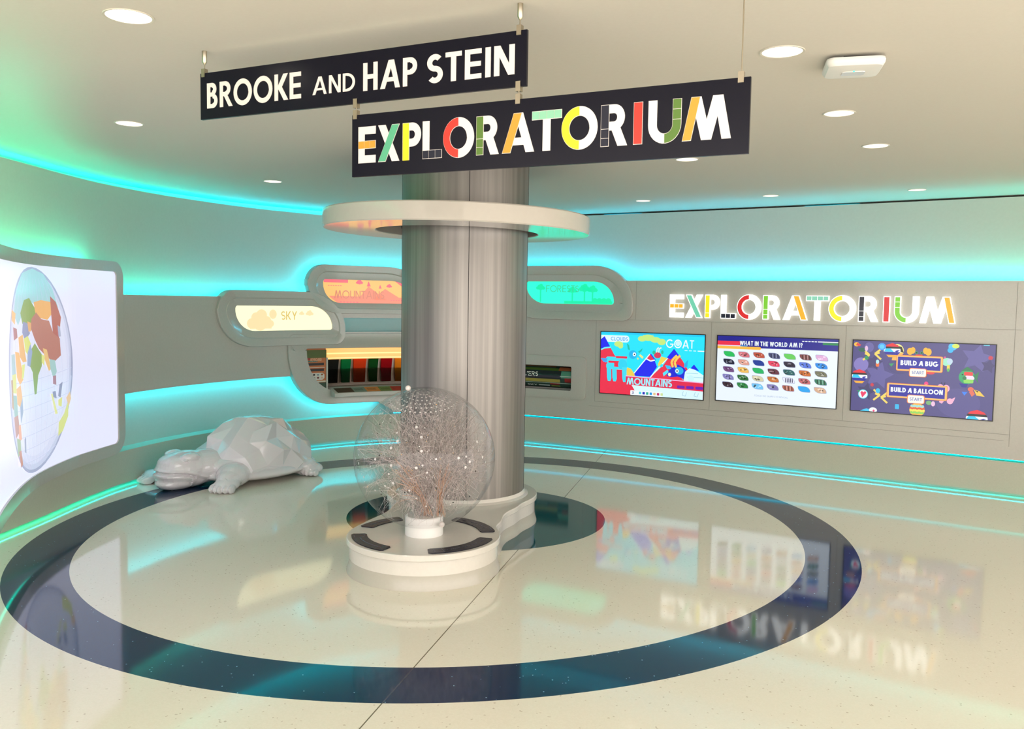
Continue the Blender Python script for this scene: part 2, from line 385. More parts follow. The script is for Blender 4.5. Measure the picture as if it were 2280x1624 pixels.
# ---------------------------------------------------------------- wall panels in front of the back wall
mb = MB(); wbox(mb, 5.9, 8.66, .81, 1.67, -.05, 0, WHITE)
tag(mb.build('curved_panel'), 'grey glossy curved wall band beside the lit world map panel', 'panel')
mb = MB()
for (a, b, z0, z1) in ((9.22, 9.32, 1.13, 1.72), (9.32, 10.6, 1.45, 1.72), (9.32, 10.6, 1.13, 1.29), (10.47, 10.6, .60, 1.13), (10.02, 10.6, .336, .60)): wbox(mb, a, b, z0, z1, -.05, 0, WHITE)
wpoly(mb, [(10.02, .60), (10.02, .336), (9.97, .336), (9.74, .48), (9.3, .48), (9.3, .60)][::-1], -.05, 0, WHITE)
wpoly(mb, [(10.6, .955), (10.6, 1.8), (11.0, 1.92), (17.9, 1.915), (17.9, .955)], -.05, 0, WHITE)
wbox(mb, 10.6, 10.9, .336, .955, -.05, 0, WHITE); wbox(mb, 10.9, 12.145, .336, .64, -.05, 0, WHITE); wbox(mb, 12.145, 17.9, .336, .955, -.05, 0, WHITE)
o = tag(mb.build('curved_panel'), 'long grey wall panel holding the three screens right of the column', 'panel')
SEAM = paint((.52, .51, .47)); mb = MB()
for (a, b, z0, z1) in ((12.89, 12.893, 1.49, 1.91), (12.55, 16.55, 1.484, 1.487), (13.745, 13.748, .56, 1.484), (15.085, 15.088, .56, 1.484), (16.50, 16.503, .45, 1.9), (12.42, 16.5, .555, .558), (12.35, 16.46, .50, .502), (12.42, 12.423, .555, 1.484)):
    wbox(mb, a, b, z0, z1, -.001, .0012, SEAM)
mb.build('panel_seam', o)
mb = MB(); wbox(mb, 12.255, 12.268, .795, .825, 0, .006, mat('lock_steel', (.45, .44, .42), .3, 1)); mb.build('lock', o)

# ---------------------------------------------------------------- exhibit pods
def loft(mb, rings, m, wall=W):
    rows = [[wall.at(x, z, o) for x, z in poly] for poly, o in rings]
    V = mb.grid(rows, m, closed_u=True, smooth=True); return V
def pod_shell(parent, outer_, crease, box, label=None, depth=.012):
    mb = MB(); c = []
    def sh(p, q, t): return [(a + (c_ - a) * t, b + (d - b) * t) for (a, b), (c_, d) in zip(p, q)]
    e = .006
    rings = [(outer_, -.05), (outer_, .032 - e), (sh(outer_, crease, .04), .032), (sh(outer_, crease, .93), .030), (crease, .026), (sh(crease, box, .1), .020), (sh(crease, box, .95), .017), (box, .016), (box, .002)]
    loft(mb, rings, WHITE); o = mb.build('shell', parent); return o
def wfn(s0, z0, off, wall=W):
    return lambda u, v, h: wall.at(s0 + u, z0 + v, off + h)
def pod_screen(parent, box, art, glow, off=.004):
    mb = MB(); slab(mb, lambda u, v, h: W.at(u, v, off), box, glow)
    art(mb, lambda u, v, h=0: W.at(u, v, off + .002 + h)); return mb.build('backlit_panel', parent)
def slab(mb, fn, poly, m, h=0, st=.05):
    """a flat shape cut into narrow slabs so that it follows the curve of the wall"""
    a, b = min(p[0] for p in poly), max(p[0] for p in poly); br = [k * st for k in range(int(math.floor(a / st)), int(math.ceil(b / st)) + 1)]
    for c, d in zip(br, br[1:]):
        q = clip(poly, max(a, c), min(b, d))
        if len(q) >= 3: mb.face([fn(x, y, h) for x, y in q], m)
def blob(mb, fn, cx, cy, rx, ry, m, h=0, n=20): slab(mb, fn, [(cx + rx * cos(2 * pi * k / n), cy + ry * sin(2 * pi * k / n)) for k in range(n)], m, h)
def cloud(mb, fn, cx, cy, k, m, h=0):
    for dx, dy, r in ((-1, 0, .55), (-.45, .5, .6), (.15, .75, .62), (.7, .2, .55), (1.15, -.05, .4), (0, 0, .8)): blob(mb, fn, cx + dx * k, cy + dy * k, r * k, r * k * .85, m, h)
    slab(mb, fn, [(cx - 1.2 * k, cy - .5 * k), (cx + 1.3 * k, cy - .5 * k), (cx + 1.2 * k, cy), (cx - 1.2 * k, cy)], m, h)

# sky pod
t = tag(empty('exhibit_pod', W.at(8.5, 1.15)), 'white wall pod with a glowing yellow SKY panel', 'display pod', 'sculpted pods along the wall')
pod_shell(t, leaf(7.68, 9.34, 1.15, 1.74, (.24, .24), (.5, .42), (.12, .12), (.5, .40)), leaf(7.80, 9.27, 1.235, 1.66, (.15, .15), (.42, .32), (.08, .08), (.42, .32)), leaf(7.93, 9.185, 1.315, 1.58, (.03, .04), (.27, .24), (.03, .03), (.27, .23)))
SKB = leaf(7.925, 9.19, 1.31, 1.585, (.03, .04), (.27, .24), (.03, .03), (.27, .23))
def art_sky(mb, fn):
    m = emi((1, .90, .68), 1.0); d = emi((.96, .84, .55), 1.0)
    cloud(mb, fn, 8.27, 1.395, .115, m, .001)
    blob(mb, fn, 8.435, 1.49, .048, .05, m, .002)
    for cx, k in ((8.80, .022), (8.90, .032)): cloud(mb, fn, cx, 1.495, k, m, .001)
    put_text(mb, 'SKY', 8.54, 8.74, 1.43, .092, fn, emi((.88, .76, .42), 1), w=.13, h0=.003)
    # bright edge band
    a = SKB
pod_screen(t, SKB, art_sky, emi((1, .985, .80), 1.15, glow=True))
# mountains pod
t = tag(empty('exhibit_pod', W.at(9.6, 1.52)), 'white wall pod with an orange and pink MOUNTAINS panel left of the column', 'display pod', 'sculpted pods along the wall')
pod_shell(t, leaf(8.86, 10.36, 1.50, 2.048, (.22, .24), (.5, .42), (.12, .12), (.42, .38)), leaf(8.97, 10.26, 1.555, 1.97, (.15, .16), (.42, .34), (.08, .08), (.38, .30)), leaf(9.065, 10.17, 1.62, 1.885, (.03, .04), (.27, .24), (.03, .03), (.22, .22)))
MB_ = leaf(9.06, 10.175, 1.615, 1.89, (.03, .04), (.27, .24), (.03, .03), (.22, .22))
def art_mtn(mb, fn):
    pk = emi((1, .42, .48), 1.0); pk2 = emi((1, .56, .45), 1.0); vi = emi((.95, .40, .50), 1)
    slab(mb, fn, [(9.07, 1.885), (9.38, 1.885), (9.38, 1.85), (9.08, 1.85)], pk, .001)
    slab(mb, fn, [(9.14, 1.70), (10.16, 1.69), (10.17, 1.62), (9.25, 1.62)], pk2, .001)
    for (x0, x1, ap, y0, y1) in ((9.5, 9.85, 9.63, 1.66, 1.815), (9.68, 10.05, 9.83, 1.66, 1.79)): slab(mb, fn, [(x0, y0), (x1, y0), (ap, y1)], pk2, .002)
    for (x, y, k) in ((9.52, 1.855, .028), (9.88, 1.82, .022)): cloud(mb, fn, x, y, k, vi, .003)
    for (x, y, k) in ((9.63, 1.845, .03), (9.77, 1.815, .022)): slab(mb, fn, [(x - k * .7, y - k), (x + k * .9, y - k), (x, y + k)], vi, .003)
    put_text(mb, 'MOUNTAINS', 9.21, 9.82, 1.672, .09, fn, emi((.86, .52, .42), 1), w=.13, h0=.004)
    for k in range(6): slab(mb, fn, [(9.28 + k * .04, 1.627), (9.305 + k * .04, 1.627), (9.305 + k * .04, 1.635), (9.28 + k * .04, 1.635)], vi, .003)
    for k in range(8): slab(mb, fn, [(9.9 + k * .03, 1.655), (9.915 + k * .03, 1.655), (9.915 + k * .03, 1.66), (9.9 + k * .03, 1.66)], vi, .003)
    for k in range(6): slab(mb, fn, [(9.13 + k * .03, 1.812), (9.15 + k * .03, 1.812), (9.15 + k * .03, 1.818), (9.13 + k * .03, 1.818)], pk, .003)
    slab(mb, fn, [(9.95, 1.88), (10.17, 1.72), (10.17, 1.80), (10.05, 1.87)], pk, .003)
pod_screen(t, MB_, art_mtn, emi((1, .74, .42), 1.1, glow=True))
# forests pod
t = tag(empty('exhibit_pod', W.at(12.0, 1.5)), 'white wall pod with a glowing turquoise FORESTS panel right of the column', 'display pod', 'sculpted pods along the wall')
pod_shell(t, leaf(11.22, 12.86, 1.47, 2.085, (.22, .24), (.48, .42), (.12, .12), (.5, .40)), leaf(11.38, 12.75, 1.56, 1.985, (.15, .15), (.42, .32), (.10, .10), (.42, .30)), leaf(11.54, 12.635, 1.65, 1.905, (.03, .04), (.25, .23), (.03, .03), (.25, .22)))
FB = leaf(11.535, 12.64, 1.645, 1.91, (.03, .04), (.25, .23), (.03, .03), (.25, .22))
def art_for(mb, fn):
    g = emi((0.0, .95, .68), 1.0); g2 = emi((.10, 1, .92), 1); ed = emi((.25, 1, .55), 1.0)
    for cx, cy, r in ((12.27, 1.82, .062), (12.37, 1.81, .055), (12.12, 1.80, .05), (11.72, 1.83, .05)):
        cloud(mb, fn, cx, cy, r * .75, g, .001); slab(mb, fn, [(cx - .008, 1.67), (cx + .008, 1.67), (cx + .008, cy), (cx - .008, cy)], g, .001)
    slab(mb, fn, [(12.02, 1.655), (12.61, 1.655), (12.61, 1.685), (12.02, 1.685)], g, .002)
    for k in range(4): blob(mb, fn, 12.4 + k * .055, 1.69, .035, .03, g, .002)
    for k in range(len(FB)):
        p, q = FB[k], FB[(k + 1) % len(FB)]; c = (12.087, 1.777); i_ = lambda a: (c[0] + (a[0] - c[0]) * .985, c[1] + (a[1] - c[1]) * .95)
        mb.face([fn(p[0], p[1], .003), fn(q[0], q[1], .003), fn(*i_(q), .003), fn(*i_(p), .003)], ed)
    put_text(mb, 'FORESTS', 11.79, 12.20, 1.785, .075, fn, emi((.25, .80, .55), 1), w=.11, h0=.004)
pod_screen(t, FB, art_for, emi((.16, 1, .84), 1.1, glow=True))
# keyboard pod
t = tag(empty('exhibit_pod', W.at(9.5, .47)), 'white wall pod with an open niche of coloured keys and keyboard sign', 'display pod', 'sculpted pods along the wall')
KO = leaf(8.62, 10.7, .47, 1.27, (.07, .07), (.4, .4), (.2, .2), (.56, .62)); KC = leaf(8.73, 10.6, .57, 1.18, (.13, .13), (.3, .3), (.2, .2), (.50, .52)); KB = leaf(8.86, 10.45, .62, 1.11, (.01, .01), (.06, .06), (.06, .06), (.40, .47))
mb = MB()
loft(mb, [(KO, -.05), (KO, .020), ([(a + (c - a) * .04, b + (d - b) * .04) for (a, b), (c, d) in zip(KO, KC)], .025), (KC, .024), ([(a + (c - a) * .15, b + (d - b) * .15) for (a, b), (c, d) in zip(KC, KB)], .020), (KB, .012), (KB, -.135)], WHITE); mb.build('shell', t)
mb = MB(); wbox(mb, 8.87, 10.46, .62, 1.12, -.14, -.130, WHITE); mb.build('niche_back', t)
# sign panel at the left of the niche
mb = MB(); fn = wfn(8.86, .62, -.028)
wbox(mb, 8.865, 9.125, .625, 1.105, -.045, -.03, paint((.75, .42, .22))); q = lambda a, b, c, d, m, h=.001: mb.face([fn(a, b, h), fn(c, b, h), fn(c, d, h), fn(a, d, h)], m)
q(.0, .38, .27, .47, paint((.30, .36, .12))); q(.0, 0, .265, .10, paint((.13, .26, .16))); q(0, .105, .265, .12, paint((.8, .78, .7)))
q(0, .36, .07, .385, paint((.6, .12, .12))); q(0, .335, .16, .35, paint((.30, .45, .40)), .0015)
for y in (.295, .23): q(0, y, .24, y + .028, paint((.08, .08, .08)), .002)
q(0, .267, .25, .275, paint((.8, .76, .7)))
mb.face([fn(.08, .13, .002), fn(.22, .13, .002), fn(.245, .15, .002), fn(.245, .19, .002), fn(.22, .21, .002), fn(.08, .21, .002)], paint((.82, .8, .75)))
for k, c in enumerate(((.08, .08, .08), (.35, .45, .5), (.6, .35, .2), (.25, .35, .3), (.4, .12, .12), (.8, .66, .55))): blob(mb, fn, .115 + .05 * (k % 3), .19 - .035 * (k // 3), .015, .011, paint(c), .003)
put_text(mb, "NATURE'S", .075, .20, .395, .035, fn, paint((.88, .84, .6)), w=.16, h0=.003); put_text(mb, 'KEYBOARD', .07, .21, .345, .03, fn, paint((.92, .75, .6)), w=.16, h0=.003)
mb.build('sign_panel', t)
mb = MB(); wbox(mb, 9.125, 9.145, .62, 1.0, -.045, -.018, WHITE); mb.build('divider', t)
mb = MB(); wbox(mb, 9.15, 10.45, .975, 1.098, -.125, -.06, emi((1, .74, .38), 1.1, glow=True)); wbox(mb, 9.15, 10.45, 1.035, 1.05, -.06, -.04, emi((1, .88, .55), 1.2)); wbox(mb, 9.15, 10.45, .985, .995, -.06, -.045, emi((1, .90, .6), 1.1)); o = mb.build('light_bar', t); o['label'] = 'glowing amber light bar'
x = 9.16
for wd, c in ((.155, (.10, .11, .10)), (.125, (.05, .45, .24)), (.16, (.85, .24, .08)), (.12, (.06, .28, .10)), (.14, (.60, .03, .07)), (.17, (.92, .50, .10)), (.15, (.25, .4, .5)), (.15, (.7, .3, .15))):
    mb = MB(); wpoly(mb, [(x + .01, .99), (x + wd, .99), (x + wd - .012, .86), (x + wd - .02, .70), (x + .015, .70), (x + .005, .86)], -.115, -.085, mat('key_%d' % int(x * 100), c, .6, spec=.05)); o = mb.build('key', t); x += wd + .022
mb = MB(); gl = mat('clear_acrylic', (.95, .90, .85), .03, trans=1.0, ior=1.05); wbox(mb, 9.15, 10.45, .675, .865, -.030, -.026, gl); mb.build('acrylic_guard', t)
mb = MB(); rows = []
for s_ in frange(9.16, 10.45, .08): rows.append([W.at(s_, .665, -.125), W.at(s_, .655, .02), W.at(s_, .60, .115), W.at(s_, .56, .115), W.at(s_, .565, -.125)])
V = mb.grid(rows, WHITE, closed_u=True, smooth=False); mb.cap(V[0], WHITE); mb.cap(V[-1][::-1], WHITE)
x = 9.185
for wd, c in ((.22, (.10, .10, .09)), (.16, (.38, .48, .44)), (.17, (.72, .45, .24)), (.15, (.35, .44, .24)), (.17, (.6, .14, .12)), (.2, (.2, .22, .2)), (.2, (.5, .4, .3))):
    def T(u, v, h=0): return W.at(u, .655 - (.055) * v + .0015, .02 + .095 * v + .0015)
    mb.face([T(x, .1), T(x + wd, .1), T(x + wd + .02, .9), T(x + .02, .9)], paint(c))
    if wd < .2:
        for k in range(6): mb.face([Vector(T(x + .03 + k * .018, .35)) + Vector((0, 0, .001)), Vector(T(x + .036 + k * .018, .35)) + Vector((0, 0, .001)), Vector(T(x + .05 + k * .018, .65)) + Vector((0, 0, .001)), Vector(T(x + .044 + k * .018, .65)) + Vector((0, 0, .001))], paint((.1, .1, .1)))
    x += wd
mb.build('label_shelf', t)
# rivers pod
t = tag(empty('exhibit_pod', W.at(11.8, .55)), 'low white wall pod with a rounded RIVERS drum below the FORESTS panel', 'display pod', 'sculpted pods along the wall')
RO = leaf(10.85, 12.31, .56, 1.05, (.05, .05), (.05, .05), (.05, .05), (.05, .05)); RC = leaf(10.88, 12.27, .59, 1.02, (.04, .04), (.04, .04), (.04, .04), (.04, .04)); RB = leaf(10.92, 12.13, .655, .935, (.02, .02), (.02, .02), (.02, .02), (.02, .02))
mb = MB(); loft(mb, [(RO, -.05), (RO, .012), (RC, .018), (RB, .014), (RB, -.135)], WHITE); mb.build('shell', t)
mb = MB(); wbox(mb, 10.9, 12.15, .64, .95, -.14, -.13, WHITE); mb.build('niche_back', t)
mb = MB()
def RF(u, v, h=0):
    a = -pi / 2 + pi * v; return W.at(u, .795 + (.128 + h) * sin(a), -.115 + (.11 + h) * cos(a))
def rband(u0, u1, v0, v1, m, h=0):
    U = frange(u0, u1, .15); Vv = frange(v0, v1, .05)
    mb.grid([[RF(u, v, h) for u in U] for v in Vv], m, smooth=True)
rband(10.93, 12.12, 0, 1, paint((.16, .24, .21), .2))
rband(10.93, 11.99, .46, .70, paint((.07, .08, .11), .2), .001); rband(10.93, 11.98, .36, .455, paint((.62, .56, .26), .2), .001); rband(10.93, 11.99, .71, .80, paint((.28, .38, .14), .2), .001)
rband(11.95, 12.12, .72, .86, paint((.60, .33, .20), .2), .002); rband(10.93, 11.9, .86, .98, paint((.5, .35, .22), .2), .001); rband(11.99, 12.12, .50, .70, paint((.30, .52, .42), .2), .002); rband(12.04, 12.12, .38, .50, paint((.55, .12, .12), .2), .003)
rband(10.93, 12.12, .33, .345, paint((.7, .75, .7), .2), .002); rband(10.93, 12.12, .565, .575, paint((.2, .3, .3), .2), .0005); rband(11.98, 12.12, .54, .555, paint((.8, .85, .8), .2), .003); rband(11.85, 11.97, .28, .33, paint((.5, .12, .12), .2), .002); rband(11.7, 11.84, .22, .26, paint((.7, .72, .7), .2), .002); rband(11.86, 11.97, .2, .25, paint((.45, .5, .2), .2), .002)
put_text(mb, 'RIVERS', 11.46, 11.70, .52, .13, lambda u, v, h: RF(u, v, .003), paint((.92, .92, .88)), w=.15)
put_text(mb, 'SKY', 11.56, 11.68, .21, .06, lambda u, v, h: RF(u, v, .003), paint((.8, .82, .8)), w=.15)
o = mb.build('drum', t)

# ---------------------------------------------------------------- world map light panel on the left
CM = Wall([(-2.15, 3.45), (-2.55, 4.15), (-2.97, 5.02), (-3.27, 5.85), (-3.375, 6.55), (-3.37, 7.0), (-3.335, 7.42)])
E1 = CM.L[-1]
def sfind(px, py):
    b = min(range(len(CM.P)), key=lambda i: (CM.P[i] - Vector((px, py))).length); return CM.L[b]
t = tag(empty('map_light_panel', CM.at(E1 * .6, .30)), 'large backlit panel with a coloured world globe picture on the left wall', 'light panel')
mb = MB()
FO = leaf(.05, E1, .31, 1.945, (.05, .05), (.13, .14), (.18, .18), (.05, .05)); FI = leaf(.12, E1 - .10, .405, 1.86, (.03, .03), (.04, .04), (.05, .05), (.03, .03))
def wring(mb, A, B, o, m, wall):
    n = len(A)
    for i in range(n):
        j = (i + 1) % n; k = max(1, int(max(abs(A[i][0] - A[j][0]), abs(B[i][0] - B[j][0])) / .08))
        for q in range(k):
            l = lambda P, Q, t: (P[0] + (Q[0] - P[0]) * t, P[1] + (Q[1] - P[1]) * t)
            a0, a1, b0, b1 = l(A[i], A[j], q / k), l(A[i], A[j], (q + 1) / k), l(B[i], B[j], q / k), l(B[i], B[j], (q + 1) / k)
            mb.face([wall.at(*a0, o[0]), wall.at(*a1, o[0]), wall.at(*b1, o[1]), wall.at(*b0, o[1])], m, True)
wring(mb, FO, FO, (-.05, .0), WHITE, CM); wring(mb, FO, FI, (0, 0), WHITE, CM); wring(mb, FI, FI, (0, -.015), WHITE, CM)
mb.build('frame', t)
mb = MB(); glow = emi((.90, .90, .985), 1.0, glow=True); wpoly(mb, [(a, b) for a, b in FI], -.03, -.012, glow, st=.06, wall=CM)
mb.build('backlit_panel', t)
# globe picture: a printed disc with simplified land masses
gs = (sfind(-3.12, 5.35) + sfind(-3.41, 6.62)) / 2; gz = 1.135; gr = .71
mb = MB(); GF = lambda u, v, h=0: CM.at(gs + u * gr * GX, gz + v * gr, -.010 + h)
GX = (sfind(-3.41, 6.62) - sfind(-3.07, 5.25)) / 2 / gr
N_ = 48
disc = [(cos(2 * pi * k / N_), sin(2 * pi * k / N_)) for k in range(N_)]
def gpoly(P, c, h, k=.95):
    m = emi(c, k)
    us = [p[0] for p in P]; br = frange(min(us), max(us), .12)
    for a, b in zip(br, br[1:]):
        q = clip(P, a, b)
        if len(q) >= 3: mb.face([GF(x, y, h) for x, y in q], m)
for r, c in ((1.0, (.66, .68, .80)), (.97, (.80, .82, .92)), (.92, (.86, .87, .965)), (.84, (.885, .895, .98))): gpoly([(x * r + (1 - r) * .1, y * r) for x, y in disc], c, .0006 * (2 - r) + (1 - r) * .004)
# arctic sea
gpoly([(-.72, .55), (-.62, .75), (-.35, .93), (0, .985), (.3, .94), (.52, .80), (.66, .60), (.40, .64), (.2, .60), (-.05, .66), (-.25, .58), (-.42, .52), (-.55, .45)], (.66, .82, .85), .0026)
LAND = [((.50, .70), [(-.45, .56), (-.30, .68), (-.12, .70), (.05, .60), (.10, .48), (-.02, .38), (-.18, .42), (-.38, .46)], (.56, .66, .36)),
 (0, [(.02, .66), (.22, .68), (.48, .66), (.50, .54), (.38, .48), (.20, .50), (.05, .56)], (.93, .70, .44)),
 (0, [(.46, .72), (.60, .66), (.72, .50), (.66, .28), (.52, .30), (.48, .52)], (.72, .42, .40)),
 (0, [(-.06, .50), (.08, .56), (.22, .49), (.42, .47), (.52, .34), (.68, .28), (.70, .10), (.52, .04), (.36, .10), (.14, .20), (.02, .30), (-.10, .42)], (.74, .50, .46)),
 (0, [(-.10, .20), (.02, .26), (.24, .12), (.20, .02), (.10, -.06), (.04, -.24), (-.02, -.24), (-.06, -.02), (-.16, .06)], (.58, .68, .42)),
 (0, [(-.36, .48), (-.20, .46), (-.12, .36), (-.30, .30), (-.40, .38)], (.58, .60, .74)),
 (0, [(-.20, .48), (-.08, .46), (-.08, .38), (-.18, .38)], (.90, .68, .46)),
 (0, [(-.34, .32), (-.20, .34), (-.10, .26), (-.18, .14), (-.30, .20)], (.86, .88, .50)),
 (0, [(-.56, .34), (-.38, .36), (-.30, .16), (-.26, .10), (-.40, .10), (-.52, .16)], (.92, .72, .46)),
 (0, [(-.22, .18), (-.12, .26), (-.06, .18), (-.14, .04), (-.24, .06)], (.60, .68, .82)),
 (0, [(-.72, .22), (-.55, .20), (-.44, .04), (-.40, -.06), (-.54, -.10), (-.66, -.02)], (.94, .72, .44)),
 (0, [(-.44, .08), (-.32, .08), (-.38, -.04), (-.48, -.06)], (.86, .88, .5)),
 (0, [(-.78, .44), (-.62, .42), (-.60, .34), (-.76, .32)], (.70, .48, .48)),
 (0, [(-.84, .60), (-.66, .56), (-.70, .46), (-.84, .50)], (.92, .74, .50)),
 (0, [(-.90, .20), (-.74, .20), (-.70, -.04), (-.88, -.02)], (.68, .78, .80)),
 (0, [(-.88, .02), (-.70, .02), (-.70, -.16), (-.86, -.14)], (.86, .86, .50)),
 (0, [(-.94, -.02), (-.86, -.02), (-.84, -.30), (-.92, -.26)], (.74, .62, .48)),
 (0, [(-.70, -.12), (-.52, -.10), (-.46, -.22), (-.56, -.30), (-.68, -.26)], (.93, .72, .48)),
 (0, [(-.86, -.16), (-.70, -.18), (-.66, -.36), (-.82, -.36)], (.62, .74, .72)),
 (0, [(-.56, -.30), (-.46, -.22), (-.44, -.36), (-.54, -.46)], (.62, .68, .78)),
 (0, [(-.84, -.36), (-.66, -.36), (-.60, -.52), (-.78, -.56)], (.76, .58, .54)),
 (0, [(-.66, -.46), (-.56, -.46), (-.52, -.60), (-.64, -.62)], (.92, .68, .56)),
 (0, [(-.74, -.56), (-.58, -.60), (-.56, -.72), (-.70, -.74)], (.66, .74, .60)),
 (0, [(-.66, -.70), (-.56, -.70), (-.50, -.84), (-.58, -.86)], (.80, .58, .52)),
 (0, [(-.42, -.62), (-.36, -.60), (-.36, -.76), (-.42, -.74)], (.64, .66, .76)),
 (0, [(.24, .20), (.34, .18), (.40, .06), (.46, -.02), (.38, -.04), (.28, .08)], (.92, .76, .52)),
 (0, [(.20, .14), (.28, .12), (.26, .02), (.20, .06)], (.88, .90, .56)),
 (0, [(.40, .08), (.54, .06), (.58, -.06), (.50, -.14), (.42, -.02)], (.66, .80, .80)),
 (0, [(.48, -.10), (.56, -.10), (.56, -.20), (.48, -.18)], (.70, .52, .58)),
 (0, [(.46, -.26), (.54, -.26), (.56, -.34), (.48, -.32)], (.60, .60, .72)),
 (0, [(.64, -.20), (.72, -.18), (.66, -.34), (.60, -.32)], (.60, .60, .72)),
 (0, [(.42, -.28), (.46, -.28), (.58, -.50), (.52, -.50)], (.90, .90, .62)),
 (0, [(.60, -.36), (.70, -.34), (.68, -.44), (.60, -.42)], (.88, .88, .56)),
 (0, [(.60, -.60), (.74, -.52), (.86, -.38), (.84, -.56), (.70, -.70), (.58, -.74)], (.86, .88, .56)),
 (0, [(.80, -.36), (.90, -.30), (.92, -.38), (.86, -.46)], (.92, .78, .6)),
 (0, [(.62, .42), (.68, .40), (.70, .30), (.64, .30)], (.70, .72, .82))]
for i, (_, P, c) in enumerate(LAND): gpoly(P, c, .0032 + .0001 * i)
gm = emi((.80, .82, .93), .95)
for k in range(7):
    y = -.05 - k * .13; w_ = sqrt(max(.01, 1 - y * y)) * .96
    P = [(-w_ + 2 * w_ * i / 14, y + .05 * (1 - (2 * i / 14 - 1) ** 2) * -1) for i in range(15)]
    for a, b in zip(P, P[1:]): mb.face([GF(a[0], a[1], .0029), GF(b[0], b[1], .0029), GF(b[0], b[1] + .006, .0029), GF(a[0], a[1] + .006, .0029)], gm)
for k in range(-5, 6):
    xs = [(k * .18 * sqrt(max(0, 1 - y * y)), y) for y in [-.95 + i * .08 for i in range(24)]]
    for a, b in zip(xs, xs[1:]):
        if abs(a[0]) < .95: mb.face([GF(a[0], a[1], .0029), GF(a[0] + .006, a[1], .0029), GF(b[0] + .006, b[1], .0029), GF(b[0], b[1], .0029)], gm)
o = mb.build('globe_picture', t, fix=False)
mb = MB(); wstrip(mb, [(.3, 1.90), (E1 - .25, 1.90)], .010, LED, CM, -.075)
tag(mb.build('light_strip'), 'green light strip behind the top edge of the world map panel', 'light strip', 'colour light strips hidden round the wall panels')
mb = MB(); wstrip(mb, [(.3, .345), (E1 - .25, .345)], .009, LEDTOE, CM, -.075)
tag(mb.build('light_strip'), 'green light strip behind the bottom edge of the world map panel', 'light strip', 'colour light strips hidden round the wall panels')
mb = MB()
for u in frange(.3, E1 - .2, .8): mb.box(CM.at(u, 1.2, -.10), (.10, .10, 1.4), WHITE)
mb.build('mount', t)

